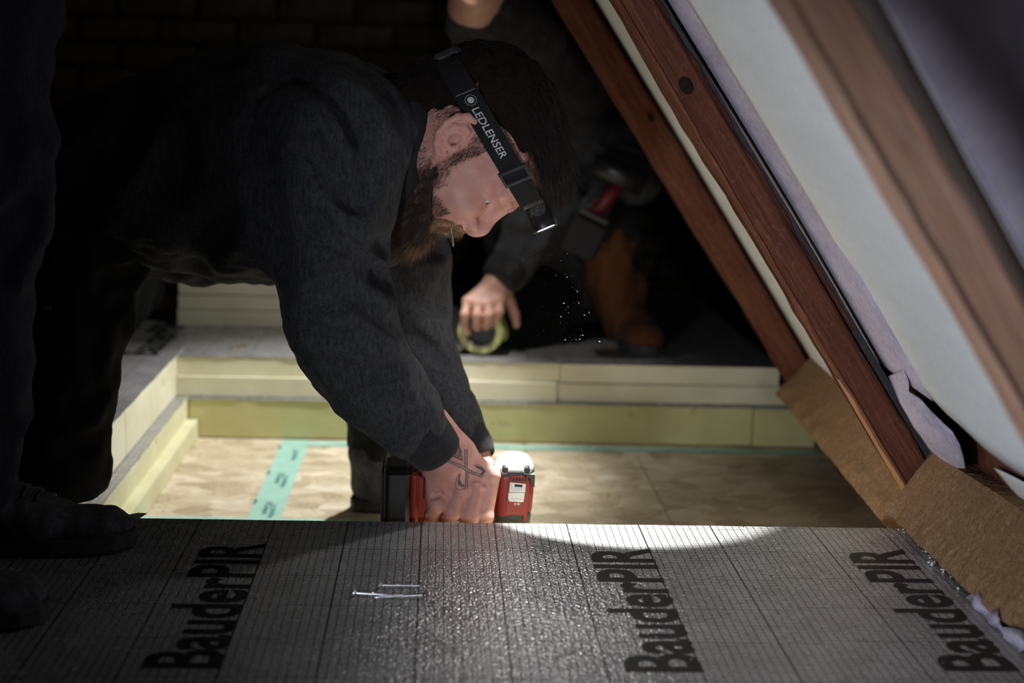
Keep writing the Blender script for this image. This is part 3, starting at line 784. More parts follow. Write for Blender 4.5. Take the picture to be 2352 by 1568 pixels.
def head_field(h=.0019, beard=True):
    """a head in its own frame: x forward, y to the right ear, z up, origin between the ear canals"""
    s = Sdf((-.115, -.108, -.19), (.146, .108, .145), h)
    s.ell((-.006, 0, .050), (.098, .075, .080), 0)
    s.ell((.048, 0, .048), (.062, .064, .054), .03)
    s.ell((.046, 0, -.030), (.058, .055, .070), .03)
    for y in (-1, 1):
        s.cone((.005, y * .054, -.052), (.078, y * .018, -.098), .016, .014, .03)
        s.cone((-.004, y * .060, -.004), (.005, y * .054, -.055), .014, .014, .03)
        s.ell((.068, y * .043, -.024), (.028, .019, .020), .022)
        s.cone((.103, y * .012, .0265), (.083, y * .047, .0230), .0095, .0075, .014)
    s.ell((.088, 0, -.098), (.017, .020, .015), .02)
    s.cone((-.022, 0, -.02), (-.046, 0, -.19), .058, .064, .03)
    s.cone((.0, 0, -.06), (-.005, 0, -.17), .05, .055, .03)
    for y in (-1, 1):
        s.ell((.103, y * .034, .004), (.019, .016, .0100), .012, None, 'sub')
        s.sph((.0772, y * .0330, .0038), .0140, .004)                          # lids over the eyeball
        s.cone((.0895, y * .022, .0130), (.080, y * .046, .0112), .0036, .0030, .006)   # fold above the lid
        s.cone((.0885, y * .022, -.0078), (.079, y * .045, -.0072), .0030, .0026, .006)
        s.ell((.0895, y * .0375, .0036), (.0100, .0120, .0034), .0012, None, 'sub')
        for dz in (.0035, -.001, -.005): s.cone((.072, y * .0500, .003 + dz), (.064, y * .0545, .003 + dz * 2.1), .0010, .0008, .0015, None, 'sub')
        s.cone((.0900, y * .021, .0010), (.093, y * .016, -.001), .0020, .0013, .002, None, 'sub')
    s.chain([(.099, 0, .022), (.1045, 0, .010), (.1185, 0, -.014)], [.0085, .0082, .0098], .012)
    s.sph((.1182, 0, -.0245), .0102, .010)
    s.cone((.102, 0, -.034), (.115, 0, -.0315), .008, .007, .008)
    for y in (-1, 1):
        s.ell((.1055, y * .0138, -.0270), (.0110, .0072, .0082), .005)
        s.chain([(.0945, y * .0200, -.0190), (.0935, y * .0225, -.0280), (.0955, y * .0215, -.0360)], [.0026, .0030, .0026], .005, None, 'sub')
        s.ell((.1120, y * .0070, -.0392), (.0040, .0032, .0035), .003, None, 'sub')
    s.ell((.099, 0, -.046), (.013, .024, .012), .01)
    s.ell((.1045, 0, -.0515), (.008, .020, .0045), .004); s.ell((.1020, 0, -.0625), (.0085, .019, .0055), .004)
    s.cone((.112, -.017, -.0570), (.112, .017, -.0570), .0022, .0022, .003, None, 'sub')
    # ears
    for y in (-1, 1):
        E = lambda F, U, S: np.array([F, y * S, U])
        s.ell(E(-.013, -.001, .080), (.0165, .0060, .027), .004, [[.93, .25 * y, .37], [-.25 * y, .97, 0], [-.37, 0, .93]])
        s.ell(E(-.019, .001, .0855), (.0115, .0050, .023), .004, [[.93, .25 * y, .37], [-.25 * y, .97, 0], [-.37, 0, .93]])
        s.chain([E(.004, -.025, .078), E(.000, -.030, .080), E(-.011, -.028, .084), E(-.0215, -.0205, .089), E(-.0295, -.006, .092), E(-.031, .010, .092), E(-.026, .022, .086), E(-.016, .0270, .081), E(-.006, .0235, .077), E(-.001, .012, .076)],
                [.0058, .0058, .0046, .0042, .0042, .0044, .0044, .0042, .0038, .0034], .0025)
        s.chain([E(-.007, -.020, .085), E(-.017, -.010, .089), E(-.021, .002, .090), E(-.016, .013, .088), E(-.008, .016, .085)], [.0036, .0036, .0034, .0030, .0026], .002)
        s.ell(E(-.005, -.004, .0915), (.0085, .0115, .0105), .003, None, 'sub'); s.ell(E(.001, -.009, .082), (.0040, .0080, .0048), .002, None, 'sub')
        s.ell(E(-.010, .0085, .093), (.0055, .0065, .0050), .002, None, 'sub')
        s.ell(E(.004, -.010, .081), (.0042, .0048, .0065), .003)
    return s

class Frame:
    def __init__(s, O, F, U, scale=1.0):
        s.O = np.array(O, float); s.F = nrm(F); U = np.array(U, float); U = U - s.F * (U @ s.F); s.U = nrm(U); s.S = np.cross(s.F, s.U); s.k = scale
    def w(s, P):
        P = np.asarray(P, float); return s.O + s.k * (P[..., 0:1] * s.F + P[..., 1:2] * s.S + P[..., 2:3] * s.U)
    def d(s, D): D = np.asarray(D, float); return D[..., 0:1] * s.F + D[..., 1:2] * s.S + D[..., 2:3] * s.U

def hand_field(lo, hi, h, carpus, wrist, mcp, fingers, rads, thumb, thumb_r, palm_k=.016):
    """palm plus five separate fingers; every argument in world coordinates"""
    s = Sdf(lo, hi, h)
    s.cone(wrist[0], wrist[1], .0265, .0285, 0, (wrist[2], 1.22))
    for i, m in enumerate(mcp):
        c = lerp(carpus[0], carpus[1], i / 3.0); s.cone(c, m, .0165, .0128, palm_k)
    for i in range(3): s.cone(mcp[i], mcp[i + 1], .0100, .0100, .008)
    mid = (carpus[0] + carpus[1]) / 2; s.cone(wrist[1], mid, .027, .022, .02)
    body = s.F.copy()
    for i, f in enumerate(fingers):
        s2 = Sdf(lo, hi, h); s2.chain([mcp[i]] + list(f), rads[i], .004)
        for q in f[:-1]: s2.sph(q, rads[i][1] * 1.06, .004)
        hh = np.clip(.5 + .5 * (s.F - s2.F) / .0018, 0, 1); s.F = s.F * (1 - hh) + s2.F * hh - .0018 * hh * (1 - hh)
    s2 = Sdf(lo, hi, h); s2.chain(thumb, thumb_r, .006); kk = .010
    hh = np.clip(.5 + .5 * (s.F - s2.F) / kk, 0, 1); s.F = s.F * (1 - hh) + s2.F * hh - kk * hh * (1 - hh)
    return s

# ------------------------------------------------------------------ man with the drill
man = thing('person', 'bearded man in charcoal sweatshirt bending over the pit, headlamp on, driving a screw', 'person', (-.4, 2.1, 0))
HY = 2.075
HO = at(1055, 320, HY)
HF = Frame(HO, at(1093, 412, HY) - HO, at(1147, 282, HY) - HO, 1.10)
# --- body: head, neck, right hand, left hand and a slim inner trunk, one mesh
hd = head_field()
Vh, Fh = hd.mesh(); Vh = relax(Vh, Fh, 1, .35); NhL = vnormals(Vh, Fh)
Vhw = HF.w(Vh)
# right hand round the drill grip (grip runs along x)
A = lambda px, py, y: at(px, py, y)
mcp = [A(1128, 1092, 2.020), A(1098, 1112, 2.012), A(1060, 1130, 2.010), A(1020, 1141, 2.014)]
fing = [[A(1112, 1186, 2.006), A(1098, 1232, 2.030), A(1100, 1235, 2.055)], [A(1080, 1184, 1.998), A(1066, 1218, 2.022), A(1062, 1216, 2.05)],
        [A(1041, 1174, 1.998), A(1024, 1204, 2.02), A(1030, 1200, 2.048)], [A(1006, 1160, 2.002), A(992, 1186, 2.022), A(996, 1184, 2.044)]]
rads = [[.0138, .0128, .0115, .0095], [.0138, .0122, .0112, .0095], [.0132, .0118, .0108, .0092], [.0122, .0108, .0096, .0085]]
car = [A(1072, 1052, 2.028), A(1024, 1078, 2.020)]
wri = [A(985, 975, 1.995), A(1040, 1050, 2.018), (0.55, .35, .75)]
th = [A(1072, 1072, 2.042), A(1096, 1100, 2.085), A(1120, 1130, 2.098), A(1140, 1150, 2.092)]
hs = hand_field((-.075, 1.93, -.075), (.125, 2.125, .155), .0016, car, wri, mcp, fing, rads, th, [.017, .014, .0115, .0095])
for m in mcp: hs.sph(np.array(m) + np.array([0, -.004, .003]), .0098, .008)
# tendons, the crease behind the knuckles, thenar bulge at the left rim
for i in range(3): hs.cone(lerp(car[0], car[1], i / 3) + np.array([0, -.012, .006]), mcp[i] + np.array([0, -.010, .004]), .0045, .004, .010)
hs.cone(A(1000, 1085, 2.028), A(1002, 1135, 2.02), .020, .016, .016)
groove(hs, [(992, 1140), (1012, 1132), (1030, 1148)], .004, .0012, .003, 1.9, 2.12)
groove(hs, [(1086, 1100), (1104, 1104), (1118, 1112)], .004, .0010, .003, 1.9, 2.12)
Vr, Fr = hs.mesh(); Vr = relax(Vr, Fr, 1, .4)
# left hand steadying the bit behind the right one
mcpL = [A(1100, 1150, 2.115), A(1084, 1155, 2.135), A(1066, 1158, 2.150), A(1050, 1160, 2.165)]
fingL = [[m + np.array([.030, -.012, -.030]), m + np.array([.046, -.018, -.050]), m + np.array([.050, -.016, -.068])] for m in mcpL]
hl = hand_field((-.05, 2.03, -.16), (.17, 2.25, .14), .0024, [A(1098, 1100, 2.14), A(1076, 1104, 2.16)], [A(1085, 1030, 2.16), A(1090, 1085, 2.15), (0, 1, 0)], mcpL, fingL,
                [[.0125, .0115, .0105, .009]] * 4, [A(1098, 1110, 2.125), A(1120, 1150, 2.105), A(1136, 1180, 2.10), A(1146, 1200, 2.10)], [.015, .013, .011, .009])
Vl, Fl = hl.mesh(); Vl = relax(Vl, Fl, 1, .4)
inn = Sdf((-.62, 1.86, -.05), (.14, 2.46, .68), .012)
inn.chain([A(200, 420, 2.12), A(540, 390, 2.12), A(780, 370, 2.1), HF.w([-.04, 0, -.17])], [.06, .10, .085, .045], .03)
inn.chain([A(750, 350, 2.0), A(800, 800, 1.950), A(862, 880, 1.958), A(985, 975, 1.995)], [.05, .035, .034, .026], .02); inn.chain([A(890, 440, 2.26), A(936, 720, 2.285), A(960, 820, 2.27), A(1006, 910, 2.22), A(1085, 1030, 2.16)], [.05, .036, .032, .028, .024], .02)
Vi, Fi = inn.mesh()
Vb, Fb = join([(Vhw, Fh), (Vr, Fr), (Vl, Fl), (Vi, Fi)])
body = obj('body', Vb, Fb, SKIN, man, True)
BV = BVHTree.FromPolygons([Vector(v) for v in Vr], [tuple(int(i) for i in f) for f in Fr])
# --- eyes, brows
def add_eye(fr, parent, y):
    mb = MB(); c = np.array([.0772, y * .0330, .0038]); rings = []
    look = nrm([.86, y * .42, -.16]); a = nrm(np.cross(look, [0, 0, 1])); b = np.cross(a, look)
    for th_ in np.linspace(0.02, 3.1, 14): rings.append([c + .01255 * (math.cos(th_) * look + math.sin(th_) * (math.cos(q) * a + math.sin(q) * b)) for q in np.linspace(0, 6.283, 20, endpoint=False)])
    mb.loft(rings); e = obj('eye', fr.w(np.array(mb.V)), mb.F, EYEW, parent, True)
    mb = MB(); rings = [[c + (.01285 + .0002 * (t == 0)) * (math.cos(t) * look + math.sin(t) * (math.cos(q) * a + math.sin(q) * b)) for q in np.linspace(0, 6.283, 20, endpoint=False)] for t in (.20, .40, .58)]
    mb.loft(rings, False); i = obj('iris', fr.w(np.array(mb.V)), mb.F, IRIS, e, True)
    mb = MB(); rings = [[c + .0130 * (math.cos(t) * look + math.sin(t) * (math.cos(q) * a + math.sin(q) * b)) for q in np.linspace(0, 6.283, 16, endpoint=False)] for t in (.01, .21)]
    mb.loft(rings); i = obj('pupil', fr.w(np.array(mb.V)), mb.F, BLACKP, e, True)
EYEW = m_plain('eye_white', (.46, .42, .40), .2, 0, .5, .04, 60, 0); IRIS = m_plain('grey_blue_iris', (.22, .30, .33), .2, 0, .5, .2, 300, 0)
for y in (-1, 1): add_eye(HF, man, y)
def pick(V, N, mask, n):
    idx = np.nonzero(mask)[0]; return idx[rng.integers(0, len(idx), n)]
GINGER = m_plain('ginger_brown_beard_hair', (.30, .175, .085), .45, 0, .4, .45, 140, 0)
BEARDM = m_plain('dark_brown_beard_hair', (.046, .029, .021), .45, 0, .4, .5, 120, 0)
F_, S_, U_ = Vh[:, 0], Vh[:, 1], Vh[:, 2]; aS = np.abs(S_)
brow = (U_ > .021) & (U_ < .033) & (F_ > .078) & (aS > .010) & (aS < .050) & (NhL[:, 0] > .2)
i = pick(Vh, NhL, brow, 170); D = NhL[i] * .35 + np.stack([np.zeros(len(i)), np.sign(S_[i]) * .9, np.full(len(i), .1)], 1); D /= np.linalg.norm(D, axis=1)[:, None]
V, F = strands(Vh[i], D, rng.uniform(.004, .008, len(i)), .00015, np.zeros((len(i), 3)) + [-.2, 0, 0], 3); o = obj('eyebrows', HF.w(V), F, GINGER, man); o['kind'] = 'stuff'
# --- beard: a soft mass plus hairs
bs = Sdf((-.03, -.085, -.165), (.135, .085, .0), .0022)
bs.ell((.058, 0, -.100), (.046, .050, .034), 0); bs.ell((.082, 0, -.105), (.026, .032, .028), .02)
for y in (-1, 1):
    bs.cone((.004, y * .058, -.045), (.062, y * .040, -.085), .0125, .018, .02); bs.cone((.002, y * .055, -.035), (.035, y * .048, -.080), .0135, .016, .02)
bs.ell((.096, 0, -.058), (.013, .013, .0048), .003, None, 'sub')
bs.wobble(.0018, .012, 3)
Vq, Fq = bs.mesh(); Vq = relax(Vq, Fq, 1)
beard = obj('beard', HF.w(Vq), Fq, BEARDM, man, True); Nq = vnormals(Vq, Fq)
def comb(P, N, flow, nmix, n_len, r0, jitter, bend):
    D = N * nmix + np.array(flow) + rng.normal(size=P.shape) * jitter; D /= np.linalg.norm(D, axis=1)[:, None]
    return strands(P - N * .001, D, rng.uniform(*n_len, len(P)), r0, np.array(bend)[None] + rng.normal(size=P.shape) * .15)
i = rng.integers(0, len(Vq), 15000); ging = (Vq[i, 0] + rng.normal(size=len(i)) * .008 > .103)
for mk, mat, nm in ((~ging, BEARDM, 'dark_beard_hairs'), (ging, GINGER, 'ginger_beard_hairs')):
    j = i[mk]; V, F = comb(Vq[j], Nq[j], (.25, 0, -.75), .5, (.008, .022), .00020, .24, (.15, 0, -.35)); o = obj(nm, HF.w(V), F, mat, beard); o['kind'] = 'stuff'
ms = Sdf((.06, -.05, -.10), (.13, .05, -.03), .0018)
for y in (-1, 1): ms.chain([(.110, y * .004, -.0430), (.103, y * .020, -.0480), (.090, y * .031, -.062), (.081, y * .035, -.080)], [.0050, .0056, .006, .006], .006)
ms.wobble(.0012, .008, 4); Vu, Fu = ms.mesh(); Vu = relax(Vu, Fu, 1); mo = obj('moustache', HF.w(Vu), Fu, GINGER, man, True); Nu = vnormals(Vu, Fu)
j = rng.integers(0, len(Vu), 2600); V, F = comb(Vu[j], Nu[j], (-.15, 0, -.8), .55, (.007, .015), .00018, .22, (-.1, 0, -.3)); V[:, 1] += np.sign(V[:, 1]) * .0; o = obj('moustache_hairs', HF.w(V), F, GINGER, mo); o['kind'] = 'stuff'
# stubble that thins into the cheek, and sideburn
chk = ((F_ < .080) & (F_ > -.012) & (U_ < -.022 - (F_) * .42 + .012) & (U_ > -.115) & (aS > .035)) | ((F_ > -.004) & (F_ < .024) & (U_ < .035) & (U_ > -.06) & (aS > .055))
earm = (F_ < .012) & (aS > .073) & (U_ > -.04) & (U_ < .038); chk &= ~earm & (F_ < .080) & ~((F_ > .045) & (U_ > -.045 - (.08 - F_) * .2))
i = pick(Vh, NhL, chk, 12000); V, F = comb(Vh[i], NhL[i], (.15, 0, -.9), .45, (.004, .009), .00017, .25, (0, 0, -.2)); o = obj('cheek_hairs', HF.w(V), F, BEARDM, beard); o['kind'] = 'stuff'
# --- hair: close-cut sides, longer top swept forward into a tuft
hz = Sdf((-.12, -.1, -.06), (.165, .1, .165), .0024)
hz.ell((-.008, 0, .055), (.1015, .0780, .084), 0); hz.ell((.026, 0, .088), (.062, .058, .042), .03); hz.ell((.066, 0, .096), (.036, .044, .022), .02); hz.cone((-.058, 0, .0), (-.056, 0, -.050), .054, .054, .03)
hz.chain([(.075, -.02, .102), (.093, -.005, .098), (.104, .004, .090)], [.020, .015, .009], .02)
hz.wobble(.0022, .016, 9)
hz.cut((.052, 0, .036), (.62, 0, -.86)); hz.cut((-.01, 0, -.030), (.35, 0, -1.0))
# keep the temples and the ears free
for y in (-1, 1): hz.ell((.040, y * .085, .030), (.050, .034, .034), .012, None, 'sub'); hz.ell((-.008, y * .093, -.004), (.024, .030, .032), .006, None, 'sub')
Vz, Fz = hz.mesh(); Vz = relax(Vz, Fz, 1); Nz = vnormals(Vz, Fz)
hair = obj('hair', HF.w(Vz), Fz, HAIRB, man, True)
top = Vz[:, 2] + Vz[:, 0] * .3 > .085
i = pick(Vz, Nz, top, 12000); V, F = comb(Vz[i], Nz[i], (.95, 0, .0), .26, (.012, .026), .00022, .20, (.25, 0, -.35)); o = obj('top_hairs', HF.w(V), F, HAIR, hair); o['kind'] = 'stuff'
i = pick(Vz, Nz, (Vz[:, 0] > .080), 900); V, F = comb(Vz[i], Nz[i], (.95, 0, -.1), .4, (.010, .022), .00022, .35, (.1, 0, -.4)); o = obj('tuft_hairs', HF.w(V), F, m_plain('lit_tuft_hair', (.15, .105, .065), .45, 0, .4, .4, 120, 0), hair); o['kind'] = 'stuff'  # tuft paler than the other hair, light on it put into the colour
i = pick(Vz, Nz, ~top, 12000); V, F = comb(Vz[i], Nz[i], (.2, 0, -.9), .45, (.006, .013), .00020, .22, (0, 0, -.2)); o = obj('side_hairs', HF.w(V), F, HAIR, hair); o['kind'] = 'stuff'
# fading temple hairs on the skin in front of and above the ear
tm = ~earm & (aS > .05) & (U_ > -.02) & (U_ < .105) & (F_ > -.05) & (F_ < .050 + U_ * .3) & ((F_ < .022) | (U_ > .045))
i = pick(Vh, NhL, tm, 9000); V, F = comb(Vh[i], NhL[i], (.45, 0, -.7), .4, (.004, .010), .00017, .25, (0, 0, -.2)); o = obj('temple_hairs', HF.w(V), F, HAIR, hair); o['kind'] = 'stuff'

# --- tattoo: two crossed open razors and a shaded wedge, printed on the back of the hand
def decal(strokes, bv, y_from, name, mat, parent, off=.00025):
    V = []; F = []
    for st in strokes:                       # st: list of (left pixel, right pixel) pairs along the stroke
        base = len(V); rows = 0
        for k in range(len(st) - 1):
            n = max(2, int(math.hypot(st[k + 1][0][0] - st[k][0][0], st[k + 1][0][1] - st[k][0][1]) / 4))
            for q in range(n + (k == len(st) - 2)):
                t = q / n
                for side in (0, 1):
                    px = lerp(st[k][side][0], st[k + 1][side][0], t); py = lerp(st[k][side][1], st[k + 1][side][1], t)
                    d = MROT @ np.array([(px - 1176) / FPX, -(py - 784) / FPX, -1.0]); d = d / np.linalg.norm(d)
                    h = bv.ray_cast(Vector((0, 0, CAM_H)), Vector(d))
                    if h[0] is None: V.append(None)
                    else: V.append(np.array(h[0]) + np.array(h[1]) * off)
                rows += 1
        for r_ in range(rows - 1): F.append((base + 2 * r_, base + 2 * r_ + 1, base + 2 * r_ + 3, base + 2 * r_ + 2))
    ok = [all(V[i] is not None for i in f) for f in F]; F = [f for f, k in zip(F, ok) if k]
    V = [v if v is not None else np.zeros(3) for v in V]; used = sorted({i for f in F for i in f}); mp = {u: i for i, u in enumerate(used)}
    return obj(name, [V[u] for u in used], [tuple(mp[i] for i in f) for f in F], mat, parent)
def line(pts, w):
    out = []
    for i, p in enumerate(pts):
        a = pts[max(0, i - 1)]; b = pts[min(len(pts) - 1, i + 1)]; d = nrm([b[0] - a[0], b[1] - a[1]]); ww = w[i] if hasattr(w, '__len__') else w
        out.append(((p[0] - d[1] * ww / 2, p[1] + d[0] * ww / 2), (p[0] + d[1] * ww / 2, p[1] - d[0] * ww / 2)))
    return out
TATT = m_plain('faded_tattoo_ink', (.10, .082, .085), .55, 0, .3, .3, 200, 0); TATT2 = m_plain('pale_tattoo_ink', (.27, .19, .175), .55, 0, .3, .2, 200, 0)
decal([line([(1028, 1056), (1046, 1064), (1062, 1071), (1074, 1080), (1086, 1086), (1106, 1093)], 5.5), line([(1070, 1031), (1070, 1055), (1071, 1075), (1072, 1100), (1071, 1120)], 5.5)], BV, 1.9, 'tattoo', TATT2, man, .00022)
decal([line([(1026, 1055), (1046, 1062), (1064, 1069), (1078, 1078), (1090, 1084), (1108, 1090)], 1.3), line([(1027, 1060), (1045, 1068), (1061, 1075), (1074, 1084), (1088, 1090), (1106, 1096)], 1.3),
       line([(1067, 1031), (1067, 1060), (1069, 1090), (1068, 1120)], 1.3), line([(1073, 1030), (1073, 1060), (1075, 1090), (1074, 1118)], 1.3),
       line([(1092, 1071), (1104, 1075), (1112, 1082), (1104, 1091)], [3, 6, 8, 2]), line([(1088, 1068), (1102, 1068), (1116, 1082), (1106, 1096)], 1.3),
       line([(1057, 1088), (1054, 1100), (1056, 1112), (1066, 1117)], [2, 4, 9, 3]), line([(1056, 1086), (1048, 1100), (1046, 1120), (1054, 1124), (1070, 1122)], 1.3),
       ] + [line([(1030 + k * 5, 1038 - k * 3), (1056 + k * 1.2, 1054 - k * 4)], 2.2) for k in range(5)] + [line([(1050, 1006), (1062, 1057)], 2.4), line([(1022, 1040), (1061, 1056)], 2.4), line([(1044, 1018), (1034, 1043)], 2), line([(1054, 1016), (1044, 1047)], 2), line([(1058, 1030), (1052, 1052)], 2)], BV, 1.9, 'tattoo', TATT, man, .0003)

# --- sweatshirt
sw = Sdf((-.66, 1.80, -.02), (.16, 2.50, .72), .0052)
fy = ((0, 1, 0), 1.24)
sw.chain([A(150, 425, 2.13), A(220, 392, 2.13), A(320, 388, 2.13), A(430, 388, 2.13), A(540, 380, 2.12), A(650, 374, 2.11), A(760, 372, 2.10), A(850, 378, 2.09)],
         [.076, .098, .126, .150, .163, .166, .152, .112], .02, fy)
sw.chain([A(830, 362, 2.09), A(915, 372, 2.09)], [.118, .090], .03)
nrm_cut = np.cross(A(990, 205, 2.08) - A(897, 520, 2.08), np.array([0, 1.0, 0])); nrm_cut = nrm_cut * np.sign(nrm_cut[0]); sw.cut(A(944, 362, 2.08), nrm_cut)
sw.cone(A(800, 560, 2.07), A(880, 560, 2.10), .05, .035, .04)
sw.chain([A(742, 330, 1.985), A(752, 470, 1.965), A(757, 600, 1.95), A(776, 720, 1.945), A(805, 800, 1.945)], [.100, .080, .072, .072, .070], .03)
sw.chain([A(805, 800, 1.945), A(862, 880, 1.955), A(935, 958, 1.978), A(955, 985, 1.985)], [.069, .062, .049, .044], .02)
sw.chain([A(880, 440, 2.26), A(922, 600, 2.28), A(936, 720, 2.285), A(960, 820, 2.27)], [.085, .070, .066, .062], .03)
sw.chain([A(960, 820, 2.27), A(1006, 910, 2.22), A(1044, 985, 2.175), A(1066, 1020, 2.165)], [.060, .051, .043, .038], .02)
sw.wobble(.0030, .045, 5); sw.wobble(.0014, .020, 6)
# drag lines, elbow creases and seams
groove(sw, [(775, 200), (830, 270), (858, 340), (852, 420), (838, 470)], .018, .0075, .012)
groove(sw, [(640, 150), (740, 190), (800, 240), (830, 320)], .016, .004, .012)
groove(sw, [(700, 300), (770, 410), (828, 470)], .016, .005, .012)
groove(sw, [(718, 500), (760, 545), (826, 580)], .014, .008, .010)
groove(sw, [(845, 622), (800, 640), (720, 660)], .016, .009, .012)
groove(sw, [(700, 700), (780, 690), (850, 650)], .016, .005, .012)
groove(sw, [(770, 845), (800, 862), (875, 866), (930, 846)], .015, .010, .010)
groove(sw, [(690, 760), (760, 790), (860, 780)], .018, .004, .012)
groove(sw, [(840, 690), (930, 760), (1040, 832)], .013, .007, .010)
groove(sw, [(870, 560), (960, 580), (1030, 570)], .014, .007, .010)
groove(sw, [(890, 640), (960, 690), (1030, 700)], .016, .005, .012)
groove(sw, [(880, 640), (840, 600)], .016, .008, .010)
groove(sw, [(575, 330), (572, 270), (590, 220), (650, 190), (720, 180), (800, 198), (860, 240)], .006, .0028, .004)
groove(sw, [(110, 402), (250, 382), (390, 358), (420, 330), (570, 312)], .006, .0026, .004)
groove(sw, [(576, 320), (600, 460), (640, 640)], .022, .008, .02)
groove(sw, [(400, 350), (380, 430), (330, 520)], .03, .006, .03); groove(sw, [(500, 330), (470, 450), (420, 590)], .03, .006, .03); groove(sw, [(300, 220), (250, 330), (160, 420)], .03, .006, .03)
groove(sw, [(440, 640), (470, 560), (530, 480)], .02, .006, .02)
# cut the hem, the neck opening and the wrists
sw.cut(A(170, 400, 2.13), A(170, 400, 2.13) - A(300, 360, 2.13))
sw.cut(A(955, 985, 1.985), A(955, 985, 1.985) - A(880, 897, 1.96)) if False else None
nk = HF.w([-.035, 0, -.12]); sw.ell(nk + np.array([.03, 0, 0]), (.075, .066, .075), .01, None, 'sub')
Vs, Fs = sw.mesh(); Vs = relax(Vs, Fs, 1, .4)
shirt = obj('sweatshirt', Vs, Fs, HOOD, man, True)
def ring_tube(c_list, r_list, axis_y_scale, thick, mat, name, parent, n=40, ribs=0, tilt=None):
    """ribbed cloth tube through centres c_list (open ends, double walled)"""
    rings = []; seq = [(c, r) for c, r in zip(c_list, r_list)] + [(c, r - thick) for c, r in zip(c_list[::-1], r_list[::-1])]
    ax = nrm(np.array(c_list[-1]) - np.array(c_list[0])); a = nrm(np.cross(ax, [0, 1, 0])); b = np.cross(ax, a)
    for c, r in seq:
        rings.append([np.array(c) + (r + (.0006 * (j % 2) if ribs else 0)) * (math.cos(q) * a + axis_y_scale * math.sin(q) * b) for j, q in enumerate(np.linspace(0, 6.283, n, endpoint=False))])
    rings.append(rings[0]); mb = MB(); mb.loft(rings, False); return mb.build(name, mat, parent, True)
cu = [A(938, 962, 1.979), A(950, 978, 1.983), A(975, 1004, 1.991), A(1000, 1028, 2.0), A(1008, 1036, 2.003)]
ring_tube(cu, [.0455, .0465, .0425, .0385, .0365], 1.0, .004, RIB, 'cuff', shirt, 72, 1)
cu = [A(1048, 992, 2.175), A(1060, 1010, 2.168), A(1080, 1040, 2.155), A(1090, 1062, 2.148)]
ring_tube(cu, [.041, .043, .041, .036], 1.0, .004, RIB, 'cuff', shirt, 72, 1)
# collar: ribbed band sitting on the neck opening
mb = MB(); rings = []
cc = A(949, 364, 2.085); cu_ = nrm(A(990, 205, 2.085) - A(900, 520, 2.085)); cn = nrm(nrm_cut); cy = np.array([0, 1.0, 0])
for off, sc in ((-.020, 1.03), (-.004, 1.06), (.006, 1.02), (.016, .93), (.021, .88), (.018, .85), (.004, .90), (-.012, .95)):
    rings.append([cc + cn * (off + .006 * math.sin(2 * q)) + sc * (cu_ * math.cos(q) * .108 + cy * math.sin(q) * .092) + cn * (.0006 * (j % 2)) for j, q in enumerate(np.linspace(0, 6.283185, 96, endpoint=False))])
rings.append(rings[0]); mb.loft(rings, False); mb.build('collar', RIB, shirt, True)

# --- trousers, knee pad, boots
tr = Sdf((-.95, 1.90, -.10), (.06, 2.72, .52), .0062)
tr.chain([A(150, 430, 2.12), A(205, 560, 2.09), A(185, 720, 2.075), A(160, 900, 2.065), A(145, 1060, 2.06), A(138, 1095, 2.06)], [.100, .086, .069, .062, .059, .054], .03)
tr.chain([A(138, 1095, 2.06), A(20, 1100, 2.10), A(-130, 1105, 2.16)], [.052, .050, .044], .03)
tr.chain([A(200, 480, 2.24), A(450, 520, 2.36), A(770, 560, 2.44)], [.105, .088, .072], .04)
tr.chain([A(780, 560, 2.45), A(845, 760, 2.50), A(862, 920, 2.55), A(862, 1000, 2.57), A(862, 1022, 2.575)], [.068, .060, .056, .049, .049], .02)
tr.cone(A(140, 430, 2.10), A(170, 430, 2.28), .10, .10, .03)
tr.wobble(.0030, .035, 15); tr.wobble(.0012, .015, 16)
groove(tr, [(345, 615), (300, 640), (240, 640)], .014, .006, .012); groove(tr, [(300, 690), (250, 720), (180, 700)], .014, .005, .012); groove(tr, [(250, 900), (200, 930), (150, 925)], .012, .005, .01)
groove(tr, [(240, 1000), (190, 1030), (140, 1020)], .012, .004, .01); groove(tr, [(100, 650), (180, 672), (250, 690)], .005, .003, .003); groove(tr, [(100, 718), (130, 722), (180, 735)], .005, .003, .003)
tr.cut((0, 0, .003), (0, 0, -1)) if False else None
Vt, Ft = tr.mesh(); Vt = relax(Vt, Ft, 1, .4); Vt[:, 2] = np.where((Vt[:, 0] < -.3) & (Vt[:, 2] < .0015), .0015 + rng.uniform(0, .0005, len(Vt)), Vt[:, 2])
trous = obj('trousers', Vt, Ft, TROUS, man, True)
BT = BVHTree.FromPolygons([Vector(v) for v in Vt], [tuple(int(i) for i in f) for f in Ft])
def print_on(bv, body, px, py, dx, dy, size_px, mat, name, parent, bold=0.0):
    V, F = text_mesh(body, 1.0, bold); out = []; d = nrm([dx, dy]); up = np.array([d[1], -d[0]])
    for v in V:
        x, y = np.array([px, py]) + d * v[0] * size_px + up * v[1] * size_px
        r_ = MROT @ np.array([(x - 1176) / FPX, -(y - 784) / FPX, -1.0]); h = bv.ray_cast(Vector((0, 0, CAM_H)), Vector(nrm(r_)))
        if h[0] is None: return None
        out.append(np.array(h[0]) + np.array(h[1]) * .0008)
    return obj(name, out, F, mat, parent)
print_on(BT, 'FHB', 102, 709, 1, .12, 10.5, WHITE, 'woven_label', trous, .03); print_on(BT, 'original', 118, 711, 1, .14, 5, LOGO, 'woven_label', trous)
kb = MB(); kb.tube([A(100, 716, 2.0), A(172, 727, 2.0)], .001)
